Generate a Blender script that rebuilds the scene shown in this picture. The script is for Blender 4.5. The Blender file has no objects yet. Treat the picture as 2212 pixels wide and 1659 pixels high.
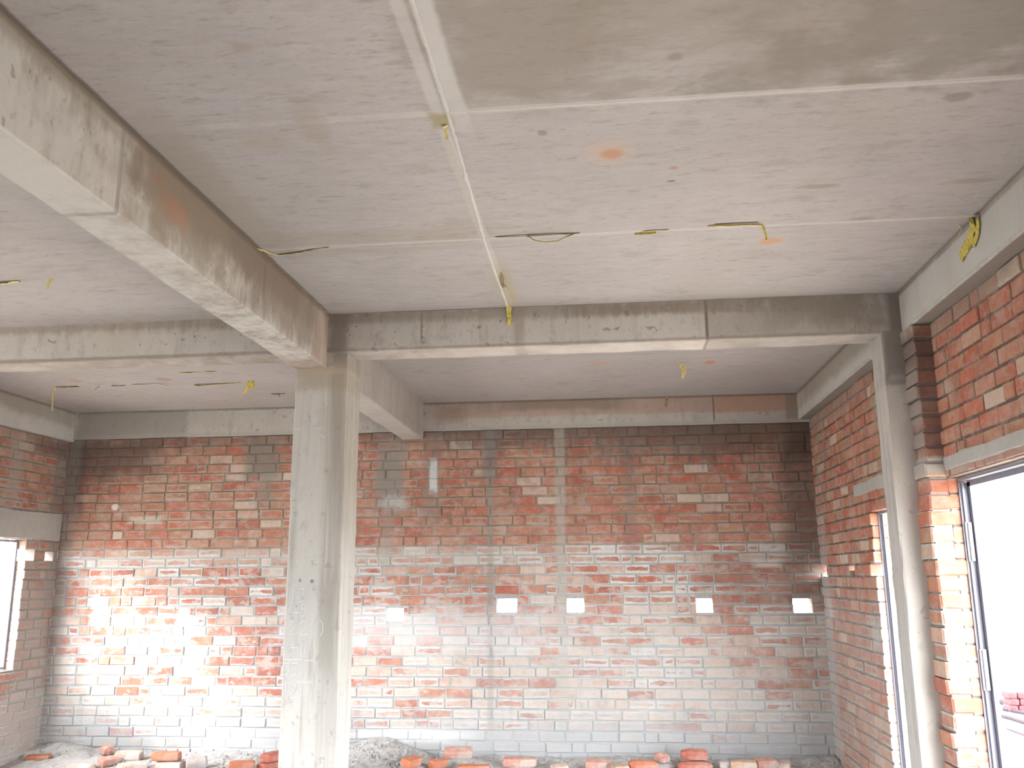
import bpy, bmesh, math, random
from mathutils import Vector, Matrix, noise as mnoise

SC = bpy.context.scene
COL = SC.collection
CZ = 1.55                      # eye height above the floor

# ------------------------------------------------------------------ camera
W_PX = 2212.0
F_PX = 1920.7
PITCH, YAW, ROLL = 0.2140, 0.1059, -0.0070
cam_data = bpy.data.cameras.new('camera')
cam_data.sensor_fit = 'HORIZONTAL'
cam_data.sensor_width = 36.0
cam_data.lens = 36.0 * F_PX / W_PX
cam_data.clip_end = 500
cam = bpy.data.objects.new('camera', cam_data)
COL.objects.link(cam)
fw = Vector((-math.sin(YAW) * math.cos(PITCH), math.cos(YAW) * math.cos(PITCH), math.sin(PITCH)))
rt = Vector((math.cos(YAW), math.sin(YAW), 0))
up = rt.cross(fw)
r2 = math.cos(ROLL) * rt + math.sin(ROLL) * up
u2 = -math.sin(ROLL) * rt + math.cos(ROLL) * up
cam.matrix_world = Matrix(((r2.x, u2.x, -fw.x, 0), (r2.y, u2.y, -fw.y, 0), (r2.z, u2.z, -fw.z, CZ), (0, 0, 0, 1)))
SC.camera = cam

# ------------------------------------------------------------------ sky, daylight, exposure
world = bpy.data.worlds.new('overcast_sky')
SC.world = world
world.use_nodes = True
bg = world.node_tree.nodes['Background']
bg.inputs[0].default_value = (0.90, 0.955, 1.0, 1)
bg.inputs[1].default_value = 32.0
sun_data = bpy.data.lights.new('hazy_sun', 'SUN')
sun_data.energy = 8.5
sun_data.angle = math.radians(14)
sun_data.color = (1.0, 1.0, 1.0)
sun = bpy.data.objects.new('hazy_sun', sun_data)
COL.objects.link(sun)
sun.rotation_euler = Vector((0.956, 1.0, -0.50)).to_track_quat('-Z', 'Y').to_euler()
SC.view_settings.view_transform = 'Standard'
SC.view_settings.look = 'None'
SC.view_settings.gamma = 1.0
SC.view_settings.use_curve_mapping = False
SC.view_settings.exposure = -0.26
SC.cycles.use_denoising = True
SC.cycles.max_bounces = 5
SC.cycles.diffuse_bounces = 4
SC.cycles.glossy_bounces = 2
SC.cycles.use_adaptive_sampling = True
SC.cycles.adaptive_threshold = 0.07
SC.cycles.adaptive_min_samples = 16
SC.cycles.sample_clamp_indirect = 6.0
SC.cycles.caustics_reflective = False
SC.cycles.caustics_refractive = False


def portal(loc, nrm, sx, sy):
    """Daylight portal in an opening: gives no light of its own, only guides sampling of the sky."""
    l = bpy.data.lights.new('daylight_portal', 'AREA')
    l.shape = 'RECTANGLE'
    l.size, l.size_y = sx, sy
    l.cycles.is_portal = True
    o = bpy.data.objects.new('daylight_portal', l)
    COL.objects.link(o)
    z = -Vector(nrm)
    o.rotation_euler = z.to_track_quat('Z', 'Y').to_euler()
    o.location = loc


# ------------------------------------------------------------------ helpers
def tag(o, label=None, cat=None, group=None, kind=None):
    if label: o['label'] = label
    if cat: o['category'] = cat
    if group: o['group'] = group
    if kind: o['kind'] = kind
    return o


def link(name, me, mats, parent=None):
    o = bpy.data.objects.new(name, me)
    COL.objects.link(o)
    for m in (mats if isinstance(mats, (list, tuple)) else [mats]):
        me.materials.append(m)
    if parent: o.parent = parent
    return o


def obj(name, bm, mats, parent=None, smooth=False):
    me = bpy.data.meshes.new(name)
    bm.normal_update()
    bm.to_mesh(me)
    bm.free()
    if smooth:
        for p in me.polygons: p.use_smooth = True
    return link(name, me, mats, parent)


def empty(name, loc=(0, 0, 0), rz=0):
    o = bpy.data.objects.new(name, None)
    COL.objects.link(o)
    o.location = loc
    o.rotation_euler = (0, 0, rz)
    o.empty_display_size = 0.1
    return o


def bx(bm, x0, x1, y0, y1, z0, z1, mat=0, bevel=0.0):
    vs = [bm.verts.new(p) for p in ((x0, y0, z0), (x1, y0, z0), (x1, y1, z0), (x0, y1, z0),
                                    (x0, y0, z1), (x1, y0, z1), (x1, y1, z1), (x0, y1, z1))]
    fs = []
    for f in ((0, 3, 2, 1), (4, 5, 6, 7), (0, 1, 5, 4), (1, 2, 6, 5), (2, 3, 7, 6), (3, 0, 4, 7)):
        fc = bm.faces.new([vs[i] for i in f]); fc.material_index = mat; fs.append(fc)
    if bevel:
        es = list({e for f in fs for e in f.edges})
        bmesh.ops.bevel(bm, geom=es, offset=bevel, segments=2, affect='EDGES', profile=0.6)
    return vs


def rough_beam(bm, x0, x1, y0, y1, z0, z1, step=0.09, amp=0.006, seed=0):
    """Board-cast concrete member: a box cut into short lengths, its arrises slightly wavy and chipped."""
    ax = 0 if (x1 - x0) > max(y1 - y0, z1 - z0) else (1 if (y1 - y0) > (z1 - z0) else 2)
    lo, hi = ((x0, x1), (y0, y1), (z0, z1))[ax]
    n = max(2, int((hi - lo) / step))
    others = [((y0, y1), (z0, z1)), ((x0, x1), (z0, z1)), ((x0, x1), (y0, y1))][ax]
    c = min(0.006, 0.1 * min(others[0][1] - others[0][0], others[1][1] - others[1][0]))
    rings = []
    for i in range(n + 1):
        t = lo + (hi - lo) * i / n
        (a0, a1), (b0, b1) = others
        ring = []
        prof = ((a0 + c, b0), (a1 - c, b0), (a1, b0 + c), (a1, b1 - c), (a1 - c, b1), (a0 + c, b1), (a0, b1 - c), (a0, b0 + c))
        for k, (a, b) in enumerate(prof):
            q = Vector((t * 5.0 + seed * 7.1, a * 3 + k * 1.7, b * 3 + seed))
            j = mnoise.noise(q) * amp + mnoise.noise(q * 4.3) * amp * 0.5
            a2, b2 = a + j * (1 if a < (a0 + a1) / 2 else -1) * 0.6, b + j * (1 if b < (b0 + b1) / 2 else -1)
            p = [0, 0, 0]
            p[ax] = t
            i2 = [d for d in (0, 1, 2) if d != ax]
            p[i2[0]], p[i2[1]] = a2, b2
            ring.append(bm.verts.new(p))
        rings.append(ring)
    for r0, r1 in zip(rings, rings[1:]):
        for k in range(8):
            bm.faces.new((r0[k], r0[(k + 1) % 8], r1[(k + 1) % 8], r1[k]))
    bm.faces.new(rings[0]); bm.faces.new(rings[-1])
    bmesh.ops.recalc_face_normals(bm, faces=bm.faces[:])


# ------------------------------------------------------------------ node builder
class NB:
    def __init__(self, name, rough=0.9, spec=0.2):
        self.m = bpy.data.materials.new(name)
        self.m.use_nodes = True
        self.t = self.m.node_tree
        self.b = self.t.nodes['Principled BSDF']
        self.b.inputs['Roughness'].default_value = rough
        self.b.inputs['Specular IOR Level'].default_value = spec
        self._pos = None

    def n(self, typ, **kw):
        nd = self.t.nodes.new(typ)
        for k, v in kw.items(): setattr(nd, k, v)
        return nd

    def put(self, sock, v):
        if hasattr(v, 'is_output'): self.t.links.new(v, sock)
        elif isinstance(v, tuple) and sock.type == 'RGBA': sock.default_value = (*v[:3], 1)
        else: sock.default_value = v

    def math(self, op, a, b=None, c=None, clamp=False):
        nd = self.n('ShaderNodeMath', operation=op, use_clamp=clamp)
        self.put(nd.inputs[0], a)
        if b is not None: self.put(nd.inputs[1], b)
        if c is not None: self.put(nd.inputs[2], c)
        return nd.outputs[0]

    def pos(self):
        if self._pos is None:
            p = self.n('ShaderNodeNewGeometry').outputs['Position']
            s = self.n('ShaderNodeSeparateXYZ')
            self.t.links.new(p, s.inputs[0])
            self._pos = (p, s.outputs)
        return self._pos

    def attr(self, name):
        a = self.n('ShaderNodeAttribute', attribute_name=name)
        s = self.n('ShaderNodeSeparateXYZ')
        self.t.links.new(a.outputs['Vector'], s.inputs[0])
        return s.outputs

    def noise(self, scale=(1, 1, 1), off=0.0, detail=4, rough=0.55, dist=0.0):
        if not isinstance(scale, tuple): scale = (scale,) * 3
        mp = self.n('ShaderNodeMapping')
        self.t.links.new(self.pos()[0], mp.inputs[0])
        mp.inputs['Scale'].default_value = scale
        mp.inputs['Location'].default_value = (off, off * 1.7, off * 0.6)
        nz = self.n('ShaderNodeTexNoise')
        self.t.links.new(mp.outputs[0], nz.inputs['Vector'])
        nz.inputs['Scale'].default_value = 1.0
        nz.inputs['Detail'].default_value = detail
        nz.inputs['Roughness'].default_value = rough
        nz.inputs['Distortion'].default_value = dist
        return nz.outputs['Fac']

    def step(self, x, lo, hi, a=0.0, b=1.0):
        mr = self.n('ShaderNodeMapRange', interpolation_type='SMOOTHSTEP')
        self.put(mr.inputs[0], x)
        self.put(mr.inputs[1], lo); self.put(mr.inputs[2], hi)
        self.put(mr.inputs[3], a); self.put(mr.inputs[4], b)
        return mr.outputs[0]

    def mix(self, f, a, b):
        mx = self.n('ShaderNodeMix', data_type='RGBA')
        self.put(mx.inputs[0], f)
        self.put(mx.inputs[6], a); self.put(mx.inputs[7], b)
        return mx.outputs[2]

    def mul(self, a, b): return self.math('MULTIPLY', a, b)

    def bright(self, col, f):
        """multiply a colour by a scalar socket"""
        v = self.n('ShaderNodeVectorMath', operation='SCALE')
        self.put(v.inputs[0], col)
        self.put(v.inputs['Scale'], f)
        return v.outputs[0]

    def blob(self, axes, a, b, ha, hb, soft, nz, distort, ellipse=False):
        """soft-edged patch centred at (a, b) on two world axes, its edge broken by a noise"""
        P = self.pos()[1]
        ia, ib = 'xyz'.index(axes[0]), 'xyz'.index(axes[1])
        da = self.math('DIVIDE', self.math('ABSOLUTE', self.math('SUBTRACT', P[ia], a)), ha)
        db = self.math('DIVIDE', self.math('ABSOLUTE', self.math('SUBTRACT', P[ib], b)), hb)
        if ellipse:
            d = self.math('SQRT', self.math('ADD', self.mul(da, da), self.mul(db, db)))
        else:
            d = self.math('MAXIMUM', da, db)
        d = self.math('ADD', d, self.mul(self.math('SUBTRACT', nz, 0.5), distort))
        return self.step(d, 1.0 - soft, 1.0 + soft, 1.0, 0.0)

    def bump(self, h, strength=0.3, dist=0.01):
        bn = self.n('ShaderNodeBump')
        bn.inputs['Strength'].default_value = strength
        bn.inputs['Distance'].default_value = dist
        self.put(bn.inputs['Height'], h)
        self.t.links.new(bn.outputs[0], self.b.inputs['Normal'])

    def out(self, col):
        self.put(self.b.inputs['Base Color'], col)
        return self.m


def apply_stains(g, col, stains, off=0.0):
    """stains: (axes, a, b, half a, half b, softness, colour, amount, noise scale, distortion, ellipse)"""
    cache = {}
    for s in stains:
        axes, a, b, ha, hb, soft, c, amt, ns, ds = s[:10]
        el = s[10] if len(s) > 10 else False
        if not isinstance(ns, tuple): ns = min((4, 8, 14, 26), key=lambda q: abs(q - ns))
        if ns not in cache: cache[ns] = g.noise(ns, off + 3.3, 3, 0.7)
        nz = cache[ns]
        col = g.mix(g.mul(g.blob(axes, a, b, ha, hb, soft, nz, ds, el), amt), col, c)
    return col


def concrete(name, base, off=0.0, mott=0.16, grain=(3, 3, 3), stains=(), lines=(), streak=None, specks=0.0, bump=0.25, flecks=None):
    g = NB(name, 0.9, 0.15)
    n1 = g.noise(1.3, off, 2, 0.6)
    n2 = g.noise(grain, off + 9, 3, 0.65)
    n3 = g.noise(60, off, 2)
    v = g.math('ADD', g.math('MULTIPLY_ADD', n1, mott * 2.2, 1 - mott * 1.1), g.math('MULTIPLY_ADD', n2, mott * 2.0, -mott))
    v = g.math('ADD', v, g.math('MULTIPLY_ADD', n3, 0.10, -0.05))
    col = g.bright(base, v)
    warm = g.step(g.noise((1.1, 1.1, 1.1), off + 21, 3), 0.48, 0.72)
    col = g.mix(g.mul(warm, 0.28), col, (base[0] * 0.92, base[1] * 0.85, base[2] * 0.74))
    if streak:
        sc, c, amt = streak
        st = g.step(g.noise(sc, off + 40, 4, 0.6), 0.52, 0.74)
        col = g.mix(g.mul(st, amt), col, c)
    if flecks:
        for k, (sc, amt) in enumerate(flecks):
            fk = g.step(g.noise(sc, off + 70 + 11 * k, 3, 0.65), 0.56, 0.72)
            col = g.mix(g.mul(fk, amt), col, (base[0] * 0.58, base[1] * 0.54, base[2] * 0.48))
    if specks:
        sp = g.step(g.noise(17, off + 60, 2), 0.64, 0.71)
        col = g.mix(g.mul(sp, specks), col, (0.16, 0.13, 0.10))
    col = apply_stains(g, col, stains, off)
    col = apply_stains(g, col, lines, off)
    h = g.math('ADD', n2, g.mul(n3, 0.35))
    g.bump(h, bump, 0.008)
    return g.out(col)


def plain(name, col, rough=0.6, spec=0.3, var=0.12, scale=12, metal=0.0):
    g = NB(name, rough, spec)
    g.b.inputs['Metallic'].default_value = metal
    n = g.noise(scale, 1.0, 3)
    g.bump(n, 0.15, 0.004)
    return g.out(g.bright(col, g.math('MULTIPLY_ADD', n, var * 2, 1 - var)))


# ------------------------------------------------------------------ brick walls
def wall_materials(name, off, zlift, stains, joint=0.7, tint=(1, 1, 1), smear_amt=(0.30, 0.62), smear_col=(0.47, 0.43, 0.395), upper_mortar=(0.39, 0.29, 0.23), lower_mortar=(0.50, 0.49, 0.475), dust=0.42, tone=None):
    """brick face + mortar; zlift = height where the later, cleaner lift of masonry begins"""
    def mortar_col(g):
        z = g.pos()[1][2]
        zz = g.math('ADD', z, g.math('MULTIPLY_ADD', g.noise((2, 2, 9), off + 5, 2), 0.12, -0.06))
        f = g.step(zz, zlift - 0.03, zlift + 0.03)
        n = g.noise(22, off + 2, 4, 0.65)
        n2 = g.noise(2.2, off + 31, 3)
        c = g.mix(f, lower_mortar, upper_mortar)
        return g.bright(c, g.math('ADD', g.math('MULTIPLY_ADD', n, 0.5, 0.50), g.math('MULTIPLY_ADD', n2, 0.5, 0.0))), n

    def smear(g, col):
        # trowelled-over mortar and thin run marks that ignore the brick joints
        z = g.pos()[1][2]
        low = g.step(z, zlift - 0.35, zlift + 0.10, smear_amt[1], smear_amt[0])
        m = g.step(g.noise((6, 6, 10), off + 51, 4, 0.68), 0.50, 0.60)
        col = g.mix(g.mul(m, low), col, smear_col)
        run = g.step(g.noise((22, 22, 1.6), off + 57, 3), 0.55, 0.75)
        return g.mix(g.mul(run, 0.30), col, (0.24, 0.20, 0.175))

    g = NB(name + '_brick', 0.92, 0.12)
    bk = g.attr('bk'); bh = g.attr('bh')
    ramp = g.n('ShaderNodeValToRGB')
    g.t.links.new(bk[2], ramp.inputs[0])
    cr = ramp.color_ramp
    cols = [(0.0, (0.39, 0.130, 0.092)), (0.2, (0.43, 0.165, 0.115)), (0.4, (0.34, 0.130, 0.098)), (0.55, (0.42, 0.195, 0.135)),
            (0.68, (0.37, 0.185, 0.125)), (0.80, (0.45, 0.265, 0.205)), (0.92, (0.49, 0.375, 0.31)), (1.0, (0.53, 0.46, 0.40))]
    cr.elements[0].position = 0.0; cr.elements[0].color = (*cols[0][1], 1)
    cr.elements[1].position = 1.0; cr.elements[1].color = (*cols[-1][1], 1)
    cols = [(p, tuple(a * b for a, b in zip(c, tint))) for p, c in cols]
    cr.elements[0].color = (*cols[0][1], 1); cr.elements[1].color = (*cols[-1][1], 1)
    for p, c in cols[1:-1]:
        e = cr.elements.new(p); e.color = (*c, 1)
    nf = g.noise(30, off, 3, 0.65)
    col = g.bright(ramp.outputs[0], g.math('MULTIPLY_ADD', nf, 0.55, 0.72))
    dn = g.step(g.noise(4.5, off + 12, 4, 0.62), 0.42, 0.70)
    col = g.mix(g.mul(dn, dust), col, (0.47, 0.36, 0.29))
    w1 = g.step(g.noise((9, 9, 13), off + 91, 3, 0.65), 0.50, 0.66)
    col = g.mix(g.mul(w1, 0.40), col, (0.46, 0.37, 0.31))
    w2 = g.step(g.noise((6, 6, 4), off + 97, 3, 0.6), 0.50, 0.72)
    col = g.mix(g.mul(w2, 0.42), col, (0.20, 0.125, 0.095))
    mc, mn = mortar_col(g)
    du = g.math('SUBTRACT', bh[0], g.math('ABSOLUTE', bk[0]))
    dv = g.math('SUBTRACT', bh[1], g.math('ABSOLUTE', bk[1]))
    d = g.math('MINIMUM', g.mul(du, 1.6), dv)
    e1 = g.noise((14, 14, 20), off + 70, 3)
    e2 = g.noise((4.0, 4.0, 11), off + 80, 2)
    e = g.math('MULTIPLY_ADD', e1, 0.7, g.math('MULTIPLY_ADD', e2, 1.1, -0.62))
    e = g.mul(g.mul(e, bh[2]), 0.062)
    e = g.math('ADD', e, g.math('MULTIPLY_ADD', bh[2], 0.012, -0.006))
    mask = g.step(g.math('SUBTRACT', d, e), -0.003, 0.004)
    col = g.mix(mask, mc, col)
    col = smear(g, col)
    col = apply_stains(g, col, stains, off)
    g.bump(nf, 0.45, 0.006)
    brick = g.out(col)

    g = NB(name + '_mortar', 0.95, 0.1)
    mc, mn = mortar_col(g)
    c = smear(g, g.bright(mc, joint))
    c = apply_stains(g, c, stains, off)
    g.bump(mn, 0.5, 0.008)
    return brick, g.out(c)


COURSE = 0.0862


class BrickMesh:
    def __init__(self):
        self.v = []; self.f = []; self.mi = []; self.bk = []; self.bh = []

    def face(self, idx, mi, bk=None, bh=None):
        self.f.append(idx); self.mi.append(mi)
        self.bk += bk or [(0, 0, 0)] * len(idx)
        self.bh += bh or [(0.1, 0.1, 0)] * len(idx)

    def core(self, M, us, vs, n0, n1, solid):
        """mortar core as cells of a grid; only faces next to a void are made"""
        nu, nv = len(us) - 1, len(vs) - 1
        S = [[solid((us[i] + us[i + 1]) / 2, (vs[j] + vs[j + 1]) / 2) for j in range(nv)] for i in range(nu)]
        idx = {}
        def V(i, j, k):
            if (i, j, k) not in idx:
                idx[i, j, k] = len(self.v); self.v.append(M(us[i], vs[j], (n0, n1)[k]))
            return idx[i, j, k]
        for i in range(nu):
            for j in range(nv):
                if not S[i][j]: continue
                q = ((i, j), (i + 1, j), (i + 1, j + 1), (i, j + 1))
                self.face([V(*c, 1) for c in q], 1)
                self.face([V(*c, 0) for c in reversed(q)], 1)
                for di, dj, e in ((-1, 0, (3, 0)), (1, 0, (1, 2)), (0, -1, (0, 1)), (0, 1, (2, 3))):
                    ii, jj = i + di, j + dj
                    if 0 <= ii < nu and 0 <= jj < nv and S[ii][jj]: continue
                    a, b = q[e[0]], q[e[1]]
                    self.face([V(*a, 1), V(*a, 0), V(*b, 0), V(*b, 1)], 1)

    def brick(self, M, u0, u1, v0, v1, n0, n1, rnd, cover, rng, j=0.0025, ch=0.005):
        """one chamfered brick; front face at n1, back at n0"""
        J = lambda: rng.uniform(-j, j)
        uc, vc = (u0 + u1) / 2, (v0 + v1) / 2
        hu, hv, hn = (u1 - u0) / 2, (v1 - v0) / 2, (n1 - n0) / 2
        tilt = rng.uniform(-0.002, 0.002)
        b = len(self.v)
        co = []
        base = [(u0 + J(), v0 + J()), (u1 + J(), v0 + J()), (u1 + J(), v1 + J()), (u0 + J(), v1 + J())]
        for (a, c) in base: co.append((a, c, n0))
        for (a, c) in base: co.append((a, c, n1 - ch + tilt))
        for (a, c), (su, sv) in zip(base, ((1, 1), (-1, 1), (-1, -1), (1, -1))): co.append((a + su * ch, c + sv * ch * 0.8, n1 + tilt + J() * 0.5))
        for p in co: self.v.append(M(*p))
        def at(kind, i):
            a, c, n = co[i]
            if kind == 'f': return (a - uc, c - vc, rnd), (hu, hv, cover)
            if kind == 'u': return (n - (n0 + n1) / 2, c - vc, rnd), (hn, hv, cover)
            return (a - uc, n - (n0 + n1) / 2, rnd), (hu, hn, cover)
        def add(ids, kind):
            A = [at(kind, i) for i in ids]
            self.face([b + i for i in ids], 0, [x[0] for x in A], [x[1] for x in A])
        add((8, 9, 10, 11), 'f')
        add((4, 5, 9, 8), 'f'); add((5, 6, 10, 9), 'f'); add((6, 7, 11, 10), 'f'); add((7, 4, 8, 11), 'f')
        add((0, 1, 5, 4), 'v'); add((1, 2, 6, 5), 'u'); add((2, 3, 7, 6), 'v'); add((3, 0, 4, 7), 'u')
        add((3, 2, 1, 0), 'f')

    def build(self, name, mats, parent=None):
        me = bpy.data.meshes.new(name)
        me.from_pydata([tuple(p) for p in self.v], [], self.f)
        me.polygons.foreach_set('material_index', self.mi)
        for nm, data in (('bk', self.bk), ('bh', self.bh)):
            a = me.attributes.new(nm, 'FLOAT_VECTOR', 'CORNER')
            a.data.foreach_set('vector', [c for p in data for c in p])
        bm = bmesh.new(); bm.from_mesh(me)
        bmesh.ops.recalc_face_normals(bm, faces=bm.faces[:])
        bm.to_mesh(me); bm.free()
        me.update()
        return link(name, me, mats, parent)


def brick_wall(name, M, u0, u1, z0, z1, thick, holes, cover, seed, mats, skip=None, header=0.18, drop=0.0, coarse=1.0, tone=None):
    """holes: (u0, u1, z0, z1) through the wall. cover(u, z) -> how far mortar is smeared over the brick faces"""
    rng = random.Random(seed)
    B = BrickMesh()
    ins = 0.004
    us = sorted({u0, u1, *[h[0] - ins for h in holes], *[h[1] + ins for h in holes]})
    vs = sorted({z0, z1, *[h[2] - ins for h in holes], *[h[3] + ins for h in holes]})
    us = [u for u in us if u0 <= u <= u1]; vs = [v for v in vs if z0 <= v <= z1]
    B.core(M, us, vs, -thick, 0.0, lambda u, v: not any(h[0] - ins < u < h[1] + ins and h[2] - ins < v < h[3] + ins for h in holes))
    nrow = int(round((z1 - z0) / COURSE))
    ch = (z1 - z0) / nrow
    for r in range(nrow):
        a, b = z0 + r * ch + 0.006, z0 + (r + 1) * ch - 0.006
        # spans of this course left between the openings
        spans = [(u0, u1)]
        for h in holes:
            if min(b, h[3]) - max(a, h[2]) > 0.03:
                new = []
                for s in spans:
                    if h[0] > s[0] and h[0] < s[1]: new.append((s[0], h[0]))
                    if h[1] < s[1] and h[1] > s[0]: new.append((h[1], s[1]))
                    if h[1] <= s[0] or h[0] >= s[1]: new.append(s)
                spans = new
        for s0, s1 in spans:
            u = s0
            first = True
            while u < s1 - 0.03:
                L = 0.112 if rng.random() < header else 0.228
                L *= rng.uniform(0.95, 1.04) * coarse
                if first: L *= rng.choice((0.5, 1.0, 0.75)); first = False
                e = min(u + L, s1)
                if s1 - e < 0.05: e = s1
                g = rng.uniform(0.008, 0.016)
                ba, bb = u + (g / 2 if u > s0 else 0), e - (g / 2 if e < s1 else 0)
                # trim round low small holes
                za, zb = a + rng.uniform(-0.002, 0.002), b + rng.uniform(-0.003, 0.002)
                u = e
                if skip and skip((ba + bb) / 2, (a + b) / 2): continue
                if rng.random() < drop: continue
                if bb - ba < 0.03: continue
                cv = max(0.05, cover((ba + bb) / 2, (a + b) / 2) + rng.uniform(-0.35, 0.4))
                B.brick(M, ba, bb, za, zb, -thick - 0.003, rng.uniform(0.003, 0.010) + rng.choice((0, 0, 0, 0.004)), tone(rng, (a + b) / 2) if tone else rng.random() * 0.93, cv, rng)
    o = B.build(name, mats)
    return o


# ------------------------------------------------------------------ measured layout (metres; camera stands at x = 0, y = 0)
ZC = 1.598 + CZ            # ceiling
Y_MID0, Y_MID1 = 5.145, 5.363
Y_BACK = 8.05
X_MAIN0, X_MAIN1 = -1.890, -1.687
X_RB, X_RW = 1.711, 1.81
X_LB, X_LW = -5.134, -5.19
Y_FRONT = -3.6
rel = lambda z: z + CZ

# ------------------------------------------------------------------ concrete materials
DK = (0.13, 0.105, 0.082)
BR = (0.235, 0.19, 0.145)
PALE = (0.60, 0.575, 0.545)
XJ = -0.545
ceil_stains = [
    # the wet panel near the camera, bounded by the two seams
    ('xy', XJ + 5.0, 2.813 - 5.0, 5.0, 5.0, 0.003, (0.37, 0.335, 0.29), 0.22, 2.2, 0.004),
    ('xy', 1.62, 2.05, 1.05, 0.72, 0.25, (0.225, 0.20, 0.165), 0.60, (4, 6, 4), 1.5),
    ('xy', 0.66, 2.50, 0.22, 0.25, 0.5, (0.26, 0.22, 0.18), 0.40, (5, 9, 4), 1.9),
    ('xy', -0.22, 2.45, 0.30, 0.30, 0.5, (0.24, 0.195, 0.15), 0.44, (5, 9, 4), 2.2),
    ('xy', 0.28, 2.25, 0.30, 0.25, 0.5, (0.26, 0.22, 0.17), 0.30, (6, 12, 4), 2.4),
    ('xy', -0.1, 1.9, 0.5, 0.25, 0.5, (0.27, 0.235, 0.19), 0.28, (6, 12, 4), 2.4),
    # seams: a pale fin of grout with thin dark edges
    ('xy', XJ + 5.0, 2.813, 5.0, 0.016, 0.5, (0.60, 0.57, 0.545), 0.7, 14, 0.9),
    ('xy', XJ - 0.01, 2.3, 0.020, 2.84, 0.4, (0.60, 0.58, 0.555), 0.55, 7, 0.5),
    ('xy', XJ + 0.06, 2.1, 0.03, 0.72, 0.4, (0.62, 0.60, 0.58), 0.75, 6, 0.9),
    ('xy', 0.0, 4.012, 1.72, 0.012, 0.5, (0.60, 0.58, 0.55), 0.6, 9, 0.5),
    ('xy', -1.1, 3.93, 0.55, 0.09, 0.5, (0.36, 0.305, 0.24), 0.40, (4, 40, 3), 2.2),
    ('xy', -1.1, 4.10, 0.6, 0.03, 0.5, (0.36, 0.30, 0.23), 0.35, (4, 40, 3), 2.2),
    ('xy', -1.6, 3.35, 0.09, 0.65, 0.45, (0.38, 0.34, 0.295), 0.6, 3, 0.35),
    ('xy', -0.54, 4.75, 0.045, 0.36, 0.5, (0.42, 0.36, 0.22), 0.65, 9, 1.2),
    ('xy', -0.55, 2.86, 0.035, 0.05, 0.5, (0.33, 0.27, 0.13), 0.8, 14, 1.0),
    ('xy', -0.56, 3.5, 0.014, 0.6, 0.5, (0.42, 0.38, 0.30), 0.4, 14, 1.4),
    # rust and rubbed marks
    ('xy', 0.055, 3.198, 0.042, 0.040, 0.45, (0.44, 0.19, 0.09), 0.85, 24, 0.7, True),
    ('xy', 0.045, 3.18, 0.085, 0.085, 0.6, (0.55, 0.38, 0.28), 0.45, 26, 1.1, True),
    ('xy', 0.825, 4.215, 0.060, 0.045, 0.25, (0.55, 0.33, 0.20), 0.85, 26, 1.1, True),
    ('xy', 0.81, 6.75, 0.04, 0.06, 0.3, (0.52, 0.24, 0.15), 0.8, 26, 1.1, True),
    ('xy', -0.03, 6.68, 0.07, 0.06, 0.3, (0.52, 0.33, 0.24), 0.7, 26, 1.1, True),
    ('xy', -3.575, 6.746, 0.06, 0.06, 0.3, (0.38, 0.25, 0.2), 0.75, 26, 1.1, True),
    ('xy', -4.31, 6.70, 0.05, 0.06, 0.3, (0.42, 0.29, 0.23), 0.7, 26, 1.1, True),
    ('xy', 0.30, 3.35, 0.018, 0.014, 0.4, (0.42, 0.26, 0.19), 0.8, 26, 1.1, True),
    ('xy', 0.30, 3.47, 0.018, 0.010, 0.4, (0.22, 0.19, 0.17), 0.8, 26, 1.1, True),
    ('xy', -0.20, 3.0, 0.018, 0.018, 0.4, (0.27, 0.24, 0.20), 0.8, 26, 1.1, True),
    ('xy', 1.235, 2.919, 0.045, 0.032, 0.3, (0.28, 0.24, 0.20), 0.7, 26, 1.1, True),
    ('xy', 0.914, 3.598, 0.085, 0.022, 0.4, (0.33, 0.27, 0.22), 0.75, 24, 1.1, True),
    ('xy', 0.62, 3.98, 0.05, 0.02, 0.4, (0.33, 0.27, 0.23), 0.6, 24, 1.1, True),
    ('xy', 1.2, 3.98, 0.06, 0.02, 0.4, (0.33, 0.27, 0.23), 0.6, 24, 1.1, True),
    ('xy', 1.55, 3.62, 0.10, 0.025, 0.4, (0.34, 0.28, 0.23), 0.6, 24, 1.1, True),
    ('xy', -1.25, 2.95, 0.10, 0.06, 0.5, (0.40, 0.335, 0.275), 0.45, (8, 20, 8), 1.8, True),
    ('xy', -1.02, 2.85, 0.05, 0.18, 0.5, (0.37, 0.31, 0.25), 0.45, (14, 25, 9), 2.4, True),
    ('xy', -1.08, 2.35, 0.035, 0.03, 0.5, (0.37, 0.29, 0.23), 0.55, 30, 1.0, True),
    ('xy', 0.25, 2.56, 0.022, 0.02, 0.6, (0.25, 0.20, 0.17), 0.55, 12, 0.8, True),
    ('xy', 0.46, 2.22, 0.022, 0.022, 0.5, (0.2, 0.17, 0.14), 0.7, 12, 0.8, True),
    # bands along the far bay
    ('xy', 0.1, 5.55, 1.6, 0.40, 0.4, (0.42, 0.375, 0.345), 0.55, (1.2, 5, 1), 0.8),
    ('xy', 0.1, 6.4, 1.6, 0.015, 0.5, (0.40, 0.34, 0.30), 0.6, 6, 0.6),
    # dark line where slab meets the beams
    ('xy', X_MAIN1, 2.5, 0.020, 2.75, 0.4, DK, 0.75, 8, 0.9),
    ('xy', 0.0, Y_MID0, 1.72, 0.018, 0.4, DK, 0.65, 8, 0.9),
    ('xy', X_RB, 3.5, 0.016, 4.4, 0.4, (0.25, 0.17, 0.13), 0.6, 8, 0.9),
    ('xy', 0.0, Y_BACK, 5.2, 0.020, 0.4, DK, 0.6, 8, 0.9),
]
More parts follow.
